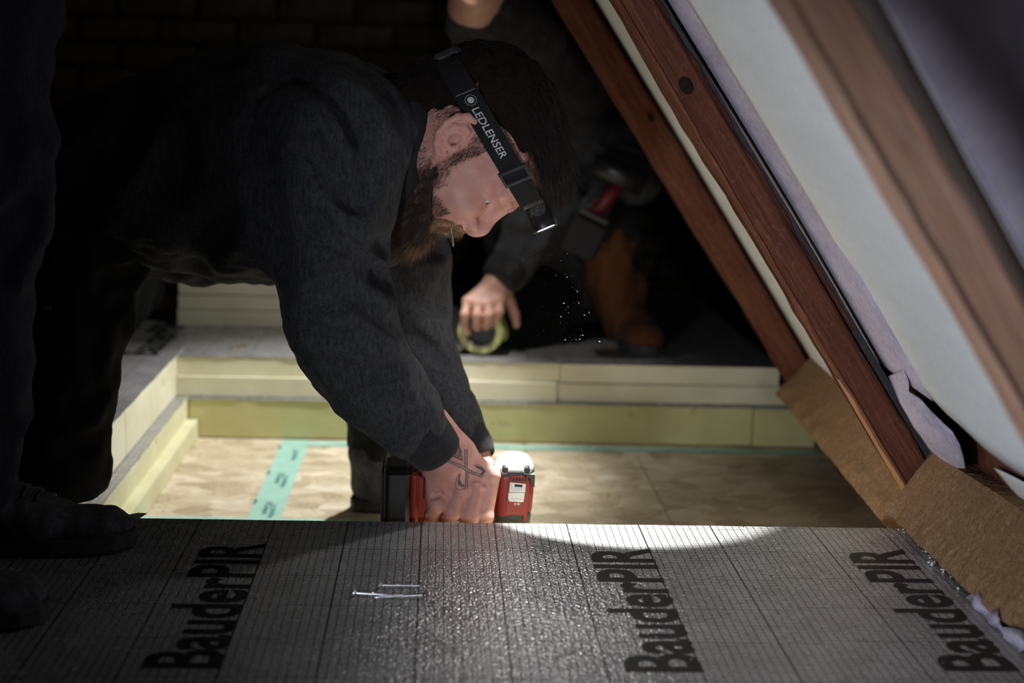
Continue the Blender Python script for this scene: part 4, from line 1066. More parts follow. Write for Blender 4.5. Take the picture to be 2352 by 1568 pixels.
def boot_field(heel, toe, shaft, sr, h=.005):
    heel = np.array(heel); toe = np.array(toe); d = nrm(toe - heel); up = np.array([0, 0, 1.0]); L = np.linalg.norm(toe - heel)
    lo = np.minimum(np.minimum(heel, toe), shaft) - .09; hi = np.maximum(np.maximum(heel, toe), shaft) + .09; s = Sdf(lo, hi, h)
    s.cone(heel + up * .042 + d * .035, heel + d * L * .62 + up * .040, .036, .041, 0); s.cone(heel + d * L * .62 + up * .036, toe - d * .045 + up * .030, .041, .034, .03)
    s.ell(toe - d * .050 + up * .034, (.048, .045, .034), .02)
    s.cone(heel + d * .05 + up * .06, np.array(shaft), .043, sr, .03); s.cone(heel + d * .05 + up * .08, heel + d * L * .55 + up * .055, .036, .032, .03)
    return s
def sole_part(heel, toe, parent, z0, z1=.022):
    heel = np.array(heel); toe = np.array(toe); d = nrm(toe - heel); n = np.array([-d[1], d[0], 0]); L = np.linalg.norm(toe - heel); P = []
    prof = [(0, .020), (.03, .034), (.12, .038), (.3, .034), (.45, .036), (.65, .046), (.8, .046), (.92, .036), (.98, .020), (1.0, .004)]
    pts = [(t, w) for t, w in prof] + [(t, -w) for t, w in prof[::-1]]
    rings = [[heel + d * (t * (L + .006) - .003) + n * w * g + np.array([0, 0, z]) for t, w in pts] for z, g in ((z0, .97), (z0 + .004, 1.03), (z0 + z1, 1.03), (z0 + z1 + .003, .95))]
    mb = MB(); mb.loft(rings); return mb.build('sole', SOLE, parent)
heel = onz(812, 1165, -.18); heel[2] = -.178; toe = heel + np.array([.285, -.03, 0])
bf = boot_field(heel, toe, A(862, 1040, 2.575), .052); bf.wobble(.0015, .02, 2)
Vx, Fx = bf.mesh(); boot = obj('boot', Vx, Fx, SHOE, man, True); sole_part(heel, toe, boot, 0, .02)
bh = at(-330, 1110, 2.2); bh = np.array([-.92, 2.16, .002]); bt_ = np.array([-.70, 2.14, .002])

# ------------------------------------------------------------------ headlamp worn by the man
hlp = thing('headlamp', 'black headlamp with printed elastic strap on the bearded man\'s head, lens lit', 'headlamp', tuple(HF.w([.11, 0, .06])))
RA, RB, RC = .1125, .0838, .003
def ring_pt(th_, w, off=0.0):
    F = RC + (RA + off) * math.cos(th_); S = (RB + off) * math.sin(th_); return np.array([F, S, .0385 + .15 * F + w])
tt = np.linspace(0, 2 * math.pi, 241)
mb = MB(); rings = [[ring_pt(t, w, o) for w, o in ((-.0152, 0), (.0152, 0.0), (.0152, .0017), (-.0152, .0017))] for t in tt[:-1]]; rings.append(rings[0]); mb.loft(rings, False)
obj('elastic_strap', HF.w(np.array(mb.V)), mb.F, STRAP, hlp)
arc = np.concatenate([[0], np.cumsum(np.linalg.norm(np.diff([ring_pt(t, 0) for t in tt], axis=0), axis=1))])
th0 = np.interp(0, [0, 1], [0, 1])
def on_strap(x, w, off=.0022):
    """x: distance along the strap from the point beside the ear, growing towards the forehead (right side of the head)"""
    a0 = np.interp(math.pi / 2, tt, arc); return ring_pt(np.interp(a0 - x, arc, tt), w, off)
TV, TF = text_mesh('LEDLENSER', 1.0, .012, 1.02); wd = np.ptp(TV[:, 0]); mn = TV[:, 0].min()
obj('lettering', HF.w(np.array([on_strap(-.035 + (v[0] - mn) / wd * .071, -.0048 + v[1] / .7 * .0098) for v in TV])), TF, LOGO, hlp)
def disc_on_strap(x0, w0, r1, r0, mat, name):
    V = []; F = []; n = 28
    for i in range(n):
        q = 2 * math.pi * i / n
        for r_ in (r0, r1): V.append(on_strap(x0 + r_ * math.cos(q), w0 + r_ * math.sin(q), .0024))
    for i in range(n): j = (i + 1) % n; F.append((2 * i, 2 * i + 1, 2 * j + 1, 2 * j))
    if r0 == 0: pass
    return obj(name, HF.w(np.array(V)), F, mat, hlp)
disc_on_strap(-.0465, .0005, .0043, .0001, LOGO, 'round_logo'); disc_on_strap(-.0465, .0005, .0074, .0067, GREYINK, 'round_logo')
V = [on_strap(x, w, .0024) for x, w in ((-.0585, -.013), (-.0579, -.013), (-.0579, .013), (-.0585, .013))]; obj('stitch_line', HF.w(np.array(V)), [(0, 1, 2, 3)], LOGO, hlp)
# rectangular slide buckle
mb = MB()
xa, xb = .053, .075
for (x0, x1, w0, w1) in ((xa, xa + .004, -.0185, .0185), (xb - .004, xb, -.0185, .0185), (xa, xb, -.0185, -.0150), (xa, xb, .0150, .0185)):
    hgt = .0042 if x1 - x0 != .0030 else .0030; ringsV = []
    n = 6; rings = []
    for i in range(n + 1):
        x = lerp(x0, x1, i / n); rings.append([on_strap(x, w0, .0012), on_strap(x, w1, .0012), on_strap(x, w1, .0050), on_strap(x, w0, .0050)])
    mb.loft(rings)
obj('slide_buckle', HF.w(np.array(mb.V)), mb.F, BLACKM, hlp)
# lamp head: bracket on the forehead, barrel, side button, lens
def frame_ax(a, b):
    t = nrm(np.array(b) - np.array(a)); y = np.array([0, -1.0, 0]); y = nrm(y - t * (y @ t)); x = np.cross(y, t); return t, x, y
c0 = A(1221, 446, HY + .003); c1 = A(1254.5, 526, HY - .009); t_, x_, y_ = frame_ax(c0, c1); Lc = np.linalg.norm(c1 - c0)
def barrel(prof, n=40, cap=True, c=c0):
    m = MB(); m.loft([[np.array(c) + t_ * z + r_ * (math.cos(q) * x_ + math.sin(q) * y_) for q in np.linspace(0, 6.283, n, endpoint=False)] for z, r_ in prof], cap); return m
barrel([(0, .004), (.001, .011), (.006, .0152), (.015, .0172), (Lc - .014, .0182), (Lc - .012, .0190), (Lc - .002, .0195), (Lc, .0190), (Lc - .0005, .0172), (Lc - .004, .0168)], cap=False).build('lamp_barrel', BLACKP, hlp, True)
barrel([(Lc - .0035, .0171), (Lc - .0008, .0001)][:1] + [(Lc - .0022, .0168), (Lc - .0018, .0001)], 40, False).build('lens', m_emit('lit_lens', (1.0, .98, .95), 22.0), hlp)
bc = c0 + t_ * .024 + y_ * .0165
def button(prof):
    m = MB(); m.loft([[bc + y_ * z + r_ * (math.cos(q) * x_ + math.sin(q) * t_) for q in np.linspace(0, 6.283, 36, endpoint=False)] for z, r_ in prof]); return m
button([(-.004, .0118), (.0006, .0118), (.0016, .0108), (.0014, .0092), (.0006, .0088), (.0008, .0072), (.0028, .0068), (.0030, .0060), (.0022, .0054), (.0024, .0034), (.0030, .0030), (.0026, .0022), (.0022, .0004)]).build('side_button', BLACKM, hlp, True)
mb = MB()
for i in range(22):
    q = i / 22 * 6.283; d_ = math.cos(q) * x_ + math.sin(q) * t_; e_ = -math.sin(q) * x_ + math.cos(q) * t_
    mb.rbox((-.0007, -.0012, -.0005), (.0007, .0012, .0007), .0002, np.stack([e_, d_, y_], 1), bc + d_ * .0080 + y_ * .0012)
mb.build('knurl_ring', BLACKM, hlp)
fr_c = HF.w([.110, 0, .058]); Mx = np.stack([HF.F, HF.S, HF.U], 1)
mb = MB(); mb.rbox((-.006, -.031, -.019), (.007, .031, .017), .003, Mx, fr_c); mb.rbox((.004, -.018, -.013), (.020, .018, .012), .004, Mx, fr_c + HF.F * .003); mb.build('forehead_bracket', BLACKP, hlp)
mb = MB(); mb.rbox((-.0085, -.024, -.022), (-.001, .024, -.006), .003, Mx, fr_c); mb.build('forehead_pad', m_plain('olive_foam_pad', (.17, .17, .09), .8, 0, .2, .2, 60, .2), hlp)
pk = HF.w([-.098, 0, .026]); mb = MB(); mb.rbox((-.016, -.034, -.020), (.012, .034, .022), .006, Mx, pk); mb.build('battery_pack', SOLE, hlp)

# screw held between the lips
screw('silver threaded screw hanging from the bearded man\'s lips', A(1036, 512, 2.045), A(1041, 566, 2.045), STEEL)

# ------------------------------------------------------------------ cordless drill, bit pointing down
dr = thing('cordless_drill', 'red and black cordless drill pointing straight down in the tattooed hand', 'drill', (.1185, 2.052, -.03))
DC = np.array([.1185, 2.052, 0])
def sring(z, hx, hy, n=36, e=2.6, c=DC, oy=0, ox=0):
    out = []
    for q in np.linspace(0, 6.283185, n, endpoint=False):
        cs, sn = math.cos(q), math.sin(q); out.append(np.array([c[0] + ox + hx * math.copysign(abs(cs) ** (2 / e), cs), c[1] + oy + hy * math.copysign(abs(sn) ** (2 / e), sn), z]))
    return out
def dloft(prof, name, mat, smooth=True, e=2.6):
    mb = MB(); mb.loft([sring(z, hx, hy, e=e) for z, hx, hy in prof]); return mb.build(name, mat, dr, smooth)
dloft([(.054, .0295, .030), (.045, .0302, .031), (.022, .0302, .031), (-.004, .0285, .030), (-.012, .027, .029), (-.0135, .024, .026)], 'housing', REDP, False, 3.2)
cap = dloft([(.0765, .010, .011), (.0760, .0165, .018), (.0735, .0218, .023), (.0690, .0252, .0262), (.0630, .0282, .0290), (.0585, .0295, .0302), (.0560, .0303, .0312), (.0535, .0303, .0312)], 'rear_cap', GREYR)
mb = MB(); mb.loft([sring(z, hx, hy, e=2.8) for z, hx, hy in ((.0600, .0297, .0304), (.0575, .0308, .0318), (.0530, .0312, .0322), (.0505, .0309, .0319), (.0500, .0295, .030))]); mb.build('rear_band', DKRUB, cap)
for wing in (((.014, .054), (.0298, .054), (.0298, .034), (.0265, .038), (.023, .047)), ((-.022, .048), (-.026, .041), (-.0298, .036), (-.0298, .054), (-.014, .054))):
    mb = MB(); mb.prism([DC + np.array([x, -.0318, z]) for x, z in wing], (0, .026, 0)); mb.build('cap_wing', DKRUB, cap)
def front_disc(x, z, r0, r1, y, mat, name, par):
    V = []; F = []; n = 24
    for i in range(n):
        q = 2 * math.pi * i / n
        for r_ in (r0, r1): V.append(DC + np.array([x + r_ * math.cos(q) * .85, y, z + r_ * math.sin(q)]))
    for i in range(n): j = (i + 1) % n; F.append((2 * i, 2 * j, 2 * j + 1, 2 * i + 1))
    return obj(name, V, F, mat, par)
for x in (-.0145, .0180):
    mb = MB(); mb.tube([DC + np.array([x, -.0306, .0600]), DC + np.array([x * .98, -.0225, .0625])], [.0048, .0048], 18); mb.build('screw_recess', BLACKP, cap)
    mb = MB(); a_ = np.linspace(3.3, 6.1, 12); mb.tube([DC + np.array([x + .0054 * math.cos(q), -.0304, .0602 + .0054 * math.sin(q)]) for q in a_], .0009, 6); mb.build('recess_rim', GREYR, cap)
# raised front panel, vents, sticker, dark nose cover
mb = MB(); mb.prism([DC + np.array([x, -.0328, z]) for x, z in ((-.006, .0515), (.0185, .0515), (.0215, .044), (.0205, .006), (.0195, -.017), (.0150, -.017), (.0150, -.008), (-.001, -.004), (-.0105, -.005), (-.0105, .012), (-.0085, .040))][::-1], (0, .004, 0)); mb.build('front_panel', REDP, dr)
for k in range(5):
    x0 = -.0035 + k * .0046; mb = MB(); mb.prism([DC + np.array([x, -.0334, z]) for x, z in ((x0, .0445), (x0 + .0030, .0445), (x0 + .0024 - (k - 2) * .0003, .0500), (x0 + .0006 - (k - 2) * .0003, .0500))][::-1], (0, .003, 0)); mb.build('vent_slot', BLACKP, dr)
st = MB(); st.prism([DC + np.array([x, -.0336, z]) for x, z in ((-.0065, .0425), (.0165, .0405), (.0160, .0275), (-.0075, .0280))][::-1], (0, .001, 0)); st.prism([DC + np.array([x, -.0336, z]) for x, z in ((-.0085, .0270), (.0155, .0268), (.0140, .0135), (.0120, .0125), (-.0070, .0135), (-.0088, .0180))][::-1], (0, .001, 0))
stk = st.build('type_label', WHITE, dr)
mb = MB(); mb.prism([DC + np.array([x, -.0338, z]) for x, z in ((.0000, .0400), (.0118, .0390), (.0116, .0355), (.0000, .0362))][::-1], (0, .0003, 0)); mb.build('label_print', INK, stk)
mb = MB(); r = np.random.default_rng(6)
for z in (.0342, .0328, .0316, .0302, .0180, .0160):
    x = -.004
    while x < .012:
        w = r.uniform(.0008, .0028); mb.prism([DC + np.array([a, -.0338, b]) for a, b in ((x, z), (x + w, z), (x + w, z + .0005), (x, z + .0005))][::-1], (0, .0002, 0)); x += w + r.uniform(.0006, .002)
for z in (.040, .037, .034): mb.prism([DC + np.array([a, -.0338, b]) for a, b in ((-.0055, z), (-.0042, z), (-.0042, z + .001), (-.0055, z + .001))][::-1], (0, .0002, 0))
mb.build('label_print', GREYINK, stk)
TV, TF = text_mesh('2', 1.0, .03); obj('gear_mark', [DC + np.array([.0025 - v[0] * .0045, -.0331, .0110 - v[1] * .0045]) for v in TV], TF, WHITE, dr)
mb = MB()
for k in range(3): mb.prism([DC + np.array([a, -.0331, b]) for a, b in ((.0040, .0082 + k * .0010), (.0088, .0082 + k * .0010), (.0088, .0088 + k * .0010), (.0040, .0088 + k * .0010))][::-1], (0, .0002, 0))
mb.build('gear_mark', WHITE, dr)
dloft([(-.0040, .0280, .0295), (-.012, .0278, .0295), (-.022, .0268, .0285), (-.0265, .0262, .0275), (-.0270, .024, .025)], 'nose_cover', DKRUB, True, 2.8)
mb = MB(); mb.tube([DC + np.array([.0222, -.026, -.0085]), DC + np.array([.0222, -.020, -.0085])], [.0030, .0030], 14); mb.build('housing_screw', BLACKM, dr)
dloft([(-.0275, .0262, .0262), (-.0290, .0268, .0268), (-.048, .0268, .0268), (-.050, .025, .025)], 'torque_collar', BLACKP, True, 2.0)
for k, ch in enumerate('31579'):
    TV, TF = text_mesh(ch, 1.0, .02); q = -1.57 + (k - 2) * .42; w = []
    for v in TV:
        a_ = q + (v[0] - .3) * .006 / .0268; w.append(DC + np.array([.0271 * math.cos(a_), .0271 * math.sin(a_), -.0345 + (v[1] - .3) * .0055]))
    obj('torque_number', w, TF, WHITE, dr)
dloft([(-.050, .020, .020), (-.070, .019, .019), (-.086, .013, .013), (-.090, .008, .008)], 'chuck', BLACKM, True, 2.0)
mb = MB(); mb.tube([DC + np.array([0, 0, -.088]), DC + np.array([0, 0, -.135]), DC + np.array([0, 0, -.139])], [.0035, .0035, .0015], 8); mb.build('driver_bit', STEEL, dr)
gs = Sdf((-.085, 1.98, -.075), (.12, 2.13, .085), .003)
gs.chain([(.110, 2.052, .020), (.060, 2.052, .014), (.010, 2.052, .012), (-.022, 2.050, .014)], [.021, .0155, .0165, .021], .012, ((0, 1, 0), .95)); gs.cone((-.020, 2.04, .050), (-.022, 2.04, -.02), .014, .013, .02); gs.cone((-.020, 2.06, .050), (-.022, 2.06, -.02), .014, .013, .02)
Vg, Fg = gs.mesh(); Vg = relax(Vg, Fg, 1); obj('grip', Vg, Fg, DKRUB, dr, True)
mb = MB(); mb.rbox((-.0345, 2.006, -.048), (-.0225, 2.094, .058), .004); mb.prism([np.array([x, 2.012, z]) for x, z in ((-.0235, .052), (-.010, .046), (-.002, .028), (-.004, .010), (-.0125, -.002), (-.0165, -.040), (-.0235, -.044))], (0, .076, 0)); bf_ = mb.build('battery_foot', REDP, dr)
for z0_, z1_, x0_, x1_ in ((.018, .050, -.0155, -.0135), (.022, .046, -.0300, -.0262)):
    mb = MB(); mb.rbox((x0_, 2.0045 if x0_ < -.02 else 2.0105, z0_), (x1_, 2.0075 if x0_ < -.02 else 2.0135, z1_), .0008); mb.build('foot_slot', BLACKP if x0_ > -.02 else REDP, bf_)
mb = MB(); mb.tube([(-.0045, 2.0105, .020), (-.0045, 2.014, .020)], .0032, 14); mb.build('housing_screw', BLACKM, bf_)
mb = MB(); mb.rbox((-.0705, 2.000, -.062), (-.0350, 2.100, .062), .006); bat = mb.build('battery', BLACKP, dr)
mb = MB(); mb.rbox((-.0735, 2.004, -.060), (-.0700, 2.096, .066), .0012); mb.rbox((-.0775, 2.008, -.056), (-.0740, 2.092, .058), .0012); mb.build('battery_rib', BLACKM, bat)
mb = MB(); mb.rbox((-.0345, 2.000, -.066), (-.0260, 2.10, -.0485), .002); mb.build('release_catch', BLACKM, bat)
mb = MB(); mb.rbox((.062, 2.040, -.020), (.074, 2.062, .002), .003); mb.build('trigger', BLACKP, dr)

# ------------------------------------------------------------------ second worker kneeling behind the far boards
w2 = thing('person', 'kneeling worker in dark jacket behind the far boards, reaching down with a tape roll', 'person', (.3, 3.45, 0))
H2 = Frame(A(1102, -150, 3.12), [-.10, -.86, -.50], [0, -.5, .86], 1.04)
h2 = head_field(.004); V2, F2 = h2.mesh(); V2 = H2.w(relax(V2, F2, 1))
m2 = [A(1148, 690, 3.205), A(1122, 700, 3.195), A(1097, 700, 3.195), A(1074, 692, 3.200)]
f2 = [[A(1146, 716, 3.185), A(1138, 736, 3.195), A(1134, 748, 3.21)], [A(1122, 724, 3.175), A(1118, 744, 3.19), A(1116, 752, 3.205)], [A(1096, 724, 3.175), A(1095, 746, 3.19), A(1097, 754, 3.205)], [A(1068, 722, 3.18), A(1066, 746, 3.188), A(1074, 764, 3.20)]]
h3 = hand_field((.02, 3.10, .02), (.24, 3.32, .26), .0024, [A(1150, 655, 3.24), A(1124, 655, 3.235)], [A(1183, 600, 3.285), A(1152, 645, 3.247), (1, 0, .3)], m2, f2,
                [[.0118, .0110, .0100, .0085]] * 3 + [[.0108, .0098, .009, .008]], [A(1160, 662, 3.235), A(1172, 695, 3.235), A(1182, 722, 3.235), A(1186, 746, 3.23)], [.0145, .0125, .0110, .009])
V3, F3 = h3.mesh(); V3 = relax(V3, F3, 1)
m5 = [A(1400, 455, 3.20), A(1392, 470, 3.18), A(1384, 486, 3.17), A(1376, 500, 3.17)]
h5 = hand_field((.26, 3.08, .20), (.50, 3.38, .46), .0035, [A(1398, 420, 3.27), A(1376, 440, 3.26)], [A(1420, 350, 3.32), A(1390, 425, 3.275), (1, 0, 0)], m5, [[m + np.array([-.030, -.012, -.006]), m + np.array([-.045, .010, -.010]), m + np.array([-.040, .028, -.010])] for m in m5],
                [[.0118, .0110, .0100, .0085]] * 4, [A(1384, 430, 3.25), A(1362, 448, 3.24), A(1348, 462, 3.24), A(1338, 474, 3.235)], [.0145, .0125, .011, .009])
V5, F5 = h5.mesh(); V5 = relax(V5, F5, 1)
in2 = Sdf((-.1, 3.15, .05), (.62, 3.85, .85), .014); in2.chain([A(1290, 600, 3.62), A(1210, 220, 3.42), H2.w([-.045, 0, -.17])], [.11, .11, .05], .03)
in2.chain([A(1150, 190, 3.42), A(1270, 485, 3.35), A(1218, 548, 3.31), A(1183, 598, 3.285)], [.04, .026, .022, .020], .01); in2.chain([A(1345, 190, 3.5), A(1440, 330, 3.45), A(1452, 410, 3.42), A(1420, 370, 3.33)], [.04, .03, .026, .026], .01)
V6, F6 = in2.mesh()
Vb2, Fb2 = join([(V2, F2), (V3, F3), (V6, F6)]); obj('body', Vb2, Fb2, SKIN2, w2, True)
obj('shaded_hand', relax(V5, F5, 1), F5, SOLE, w2, True)  # hand lost in the dark, its shade put into the black colour
jk = Sdf((-.14, 3.12, .02), (.72, 3.90, .88), .0085)
jk.chain([A(1295, 640, 3.62), A(1260, 430, 3.58), A(1215, 220, 3.40), A(1170, 90, 3.27), A(1120, 10, 3.26)], [.155, .160, .165, .10, .080], .04, ((1, 0, 0), 1.15))
jk.chain([A(1130, 190, 3.38), A(1215, 380, 3.36), A(1272, 478, 3.35), A(1275, 492, 3.345)], [.085, .072, .066, .064], .04); jk.chain([A(1270, 490, 3.345), A(1215, 545, 3.30), A(1160, 625, 3.256)], [.066, .060, .050], .02)
jk.chain([A(1345, 190, 3.5), A(1440, 330, 3.45), A(1452, 410, 3.42), A(1425, 385, 3.34), A(1405, 400, 3.30)], [.085, .070, .062, .055, .046], .03)
jk.wobble(.005, .05, 21); jk.wobble(.0025, .022, 22)
groove(jk, [(1135, 520), (1180, 545), (1240, 540)], .020, .010, .014, 3.0, 3.8); groove(jk, [(1120, 590), (1170, 575), (1230, 590)], .016, .008, .012, 3.0, 3.8)
V7, F7 = jk.mesh(); V7 = relax(V7, F7, 1); jk_o = obj('jacket', V7, F7, HOOD, w2, True)
ring_tube([A(1172, 612, 3.265), A(1165, 622, 3.258), A(1150, 640, 3.246), A(1146, 646, 3.243)], [.050, .052, .047, .044], 1.0, .005, RIB, 'cuff', jk_o, 48, 1)
t2 = Sdf((-.12, 3.10, -.03), (.78, 3.98, .45), .009)
t2.chain([A(1270, 650, 3.62), A(1230, 700, 3.45), A(1200, 775, 3.36)], [.11, .088, .065], .03); t2.chain([A(1200, 775, 3.37), A(1210, 778, 3.60), A(1220, 775, 3.82)], [.064, .058, .048], .03)
t2.chain([A(1320, 640, 3.62), A(1390, 560, 3.50), A(1400, 520, 3.40)], [.11, .088, .070], .03)
t2.wobble(.004, .04, 25); V8, F8 = t2.mesh(); V8 = relax(V8, F8, 1); V8[:, 2] = np.maximum(V8[:, 2], .0015); obj('trousers', V8, F8, TROUS, w2, True)
TAN = m_cloth('orange_tan_canvas', (.072, .028, .010), (.115, .048, .020), 300)
s9 = Sdf((.24, 3.22, -.01), (.62, 3.56, .36), .006); s9.chain([A(1398, 520, 3.40), A(1405, 640, 3.41), A(1440, 745, 3.42)], [.066, .058, .050], .02); s9.wobble(.004, .03, 27); V9, F9 = s9.mesh(); sh = obj('lower_leg', relax(V9, F9, 1), F9, TAN, w2, True); sh['label'] = 'orange tan lower trouser leg'
he2 = np.array([.455, 3.50, .002]); to2 = np.array([.49, 3.22, .002]); b2 = boot_field(he2, to2, (.462, 3.43, .13), .052, .006); Va, Fa = b2.mesh(); Va[:, 2] = np.maximum(Va[:, 2], .003); bo = obj('boot', relax(Va, Fa, 1), Fa, TAN, w2, True); sole_part(he2, to2, bo, 0, .018)
V, F = comb(V2[:10], np.tile([[0, 0, 1.]], (10, 1)), (0, 0, 1), .5, (.005, .006), .0001, .1, (0, 0, 0))
hb = Sdf((-.12, -.1, -.05), (.13, .1, .16), .005); hb.ell((-.008, 0, .058), (.103, .081, .086), 0); hb.cut((.05, 0, .04), (.7, 0, -.8)); Vc, Fc = hb.mesh(); obj('hair', H2.w(relax(Vc, Fc, 1)), Fc, HAIR, w2, True)
# his headlamp (above the frame)
hl2 = thing('headlamp', 'headlamp of the kneeling worker, above the frame', 'headlamp', tuple(H2.w([.11, 0, .06])))
mb = MB(); rings = [[ring_pt(t, w, o) for w, o in ((-.0152, .004), (.0152, .004), (.0152, .0057), (-.0152, .0057))] for t in tt[:-1:4]]; rings.append(rings[0]); mb.loft(rings, False); obj('elastic_strap', H2.w(np.array(mb.V)), mb.F, STRAP, hl2)
p2 = H2.w([.128, 0, .055]); d2_ = nrm([-.30, -.15, -1.10]); mb = MB(); mb.tube([p2 - d2_ * .012, p2 + d2_ * .01, p2 + d2_ * .043], [.012, .017, .019], 20); mb.build('lamp_barrel', BLACKP, hl2, True)
mb = MB(); mb.tube([p2 + d2_ * .0435, p2 + d2_ * .045], [.0165, .0165], 20); mb.build('lens', m_emit('lit_far_lens', (1.0, .98, .95), 10.0), hl2)

# roll of tape in his hand
tr_c = A(1108, 757, 3.215); tpr = thing('tape_roll', 'roll of pale yellow-green tape hanging from the kneeling worker\'s fingers', 'tape', tuple(tr_c))
ya = nrm([-.22, -1, .05]); xa_ = nrm(np.cross(ya, [0, 0, 1])); za_ = np.cross(xa_, ya)
def roll(prof, name, mat):
    mb = MB(); rings = [[tr_c + ya * w + r_ * (math.cos(q) * xa_ + math.sin(q) * za_) for w, r_ in prof] for q in np.linspace(0, 6.283185, 64, endpoint=False)]; rings.append(rings[0])
    mb.loft(rings, False); return mb.build(name, mat, tpr)
TAPEY = m_plain('pale_yellow_green_tape', (.46, .47, .20), .5, 0, .4, .12, 60, .1); CARD = m_plain('grey_card_core', (.28, .26, .25), .8, 0, .2, .2, 60, .2)
roll([(-.025, .0380), (-.025, .0520), (.025, .0520), (.025, .0380)], 'tape_winding', TAPEY); roll([(-.0255, .0352), (-.0255, .0379), (.0255, .0379), (.0255, .0352)], 'core', CARD)
mb = MB(); mb.prism([tr_c + xa_ * s_ * .0530 + za_ * z + ya * -.024 for s_, z in ((-1, .012), (-1.06, .0), (-1.09, -.018), (-1.06, -.019), (-1.03, 0), (-.985, .012))], ya * .048); mb.build('tape_tail', TAPEY, tpr)

# second drill in his other hand
d2 = thing('cordless_drill', 'dark cordless tool with red trim held upside down by the kneeling worker', 'drill', tuple(A(1345, 540, 3.16)))
t_a = nrm(A(1395, 455, 3.16) - A(1330, 585, 3.16)); sx_ = nrm(np.cross([0, 1, 0], t_a)); My = np.stack([sx_, [0, 1, 0], t_a], 1); dc = A(1337, 545, 3.16)
mb = MB(); mb.rbox((-.042, -.035, -.040), (.042, .035, .045), .006, My, dc); mb.build('battery', m_plain('matte_black_battery', (.006, .006, .0065), .6, 0, .25, .2, 60, .1), d2)
mb = MB(); mb.rbox((-.036, -.030, .046), (.036, .030, .060), .004, My, dc); mb.build('battery_foot', BLACKM, d2)
mb = MB(); mb.tube([dc + t_a * .058 + sx_ * .0, dc + t_a * .10 + sx_ * .012, dc + t_a * .15 + sx_ * .02], [.018, .016, .019], 14); mb.build('grip', m_plain('dark_red_plastic', (.10, .006, .010), .5, 0, .4, .15, 50, .05), d2, True)
mb = MB(); mb.tube([dc + t_a * .158 - sx_ * .05, dc + t_a * .162 + sx_ * .0, dc + t_a * .165 + sx_ * .07], [.022, .030, .028], 16); mb.build('housing', BLACKP, d2, True)

# ------------------------------------------------------------------ third worker standing at the left edge
w3 = thing('person', 'standing worker cut off at the left, only navy trousers and worn shoes showing', 'person', (-.6, 1.7, 0))
k1 = lambda px, py, y, r_: at(px, py, y) - np.array([r_, 0, 0])
T3 = Sdf((-1.0, 1.32, .0), (-.25, 2.02, 1.1), .0085)
T3.chain([k1(150, -40, 1.80, .115), k1(100, 150, 1.80, .10), k1(121, 330, 1.80, .088), k1(112, 470, 1.80, .080), k1(72, 640, 1.80, .076), k1(66, 900, 1.80, .076), k1(36, 1040, 1.80, .080), k1(30, 1085, 1.80, .078)], [.115, .10, .088, .080, .076, .076, .080, .076], .02)
T3.chain([np.array([-.62, 1.60, .95]), np.array([-.66, 1.56, .52]), np.array([-.71, 1.56, .10])], [.115, .086, .070], .02); T3.cone((-.60, 1.80, .98), (-.62, 1.60, .98), .115, .115, .03)
T3.wobble(.004, .04, 31); T3.wobble(.002, .018, 32)
groove(T3, [(0, 560), (40, 520), (100, 470)], .02, .008, .014, 1.3, 2.0); groove(T3, [(10, 640), (60, 560), (98, 520)], .016, .007, .012, 1.3, 2.0); groove(T3, [(10, 980), (40, 1000), (60, 990)], .014, .006, .01, 1.3, 2.0)
Vd, Fd = T3.mesh(); obj('trousers', relax(Vd, Fd, 1), Fd, NAVY, w3, True)
J3 = Sdf((-1.05, 1.30, .90), (-.2, 2.10, 1.72), .012); J3.chain([(-.61, 1.70, 1.0), (-.62, 1.70, 1.25), (-.62, 1.70, 1.45)], [.15, .16, .14], .03, ((0, 1, 0), 1.25)); J3.cone((-.62, 1.52, 1.47), (-.62, 1.88, 1.47), .07, .07, .05)
J3.chain([(-.62, 1.90, 1.45), (-.60, 1.97, 1.20), (-.50, 1.93, 1.02)], [.062, .052, .042], .03); J3.chain([(-.62, 1.50, 1.45), (-.60, 1.43, 1.20), (-.50, 1.47, 1.02)], [.062, .052, .042], .03); J3.wobble(.004, .05, 34)
Ve, Fe = J3.mesh(); obj('jacket', relax(Ve, Fe, 1), Fe, NAVY, w3, True)
H3 = Frame((-.60, 1.70, 1.66), (.92, .12, -.35), (.35, 0, .92), 1.0); hh3 = head_field(.0045); Vh3, Fh3 = hh3.mesh()
hA = []
for sg, c in ((1, np.array([-.47, 1.92, .985])), (-1, np.array([-.47, 1.48, .985]))):
    mc = [c + np.array([.045 - .012 * abs(i - 1.2), sg * 0 + (i - 1.5) * .020, -.055]) for i in range(4)]
    hq = hand_field(c - .14, c + .12, .004, [c + np.array([.02, -.015, -.015]), c + np.array([.02, .015, -.015])], [c + np.array([-.03, 0, .06]), c + np.array([.012, 0, 0]), (0, 1, 0)], mc,
                    [[m + np.array([.004, 0, -.036]), m + np.array([-.010, 0, -.056]), m + np.array([-.024, 0, -.066])] for m in mc], [[.0118, .011, .010, .0085]] * 4, [c + np.array([.02, -.025 * sg, -.01]), c + np.array([.045, -.042 * sg, -.035]), c + np.array([.055, -.045 * sg, -.06]), c + np.array([.052, -.042 * sg, -.08])], [.015, .013, .011, .009])
    hA.append(hq.mesh())
in3 = Sdf((-1, 1.3, .2), (-.3, 2.1, 1.72), .016); in3.chain([(-.61, 1.70, 1.0), (-.62, 1.70, 1.45), H3.w(np.array([-.04, 0, -.17]))], [.10, .10, .05], .03)
for sg in (1, -1): in3.chain([(-.62, 1.70 + sg * .2, 1.45), (-.60, 1.70 + sg * .26, 1.20), (-.50, 1.70 + sg * .22, 1.03)], [.045, .036, .026], .02)
Vj, Fj = join([(H3.w(Vh3), Fh3)] + hA + [in3.mesh()]); obj('body', Vj, Fj, SKIN2, w3, True)
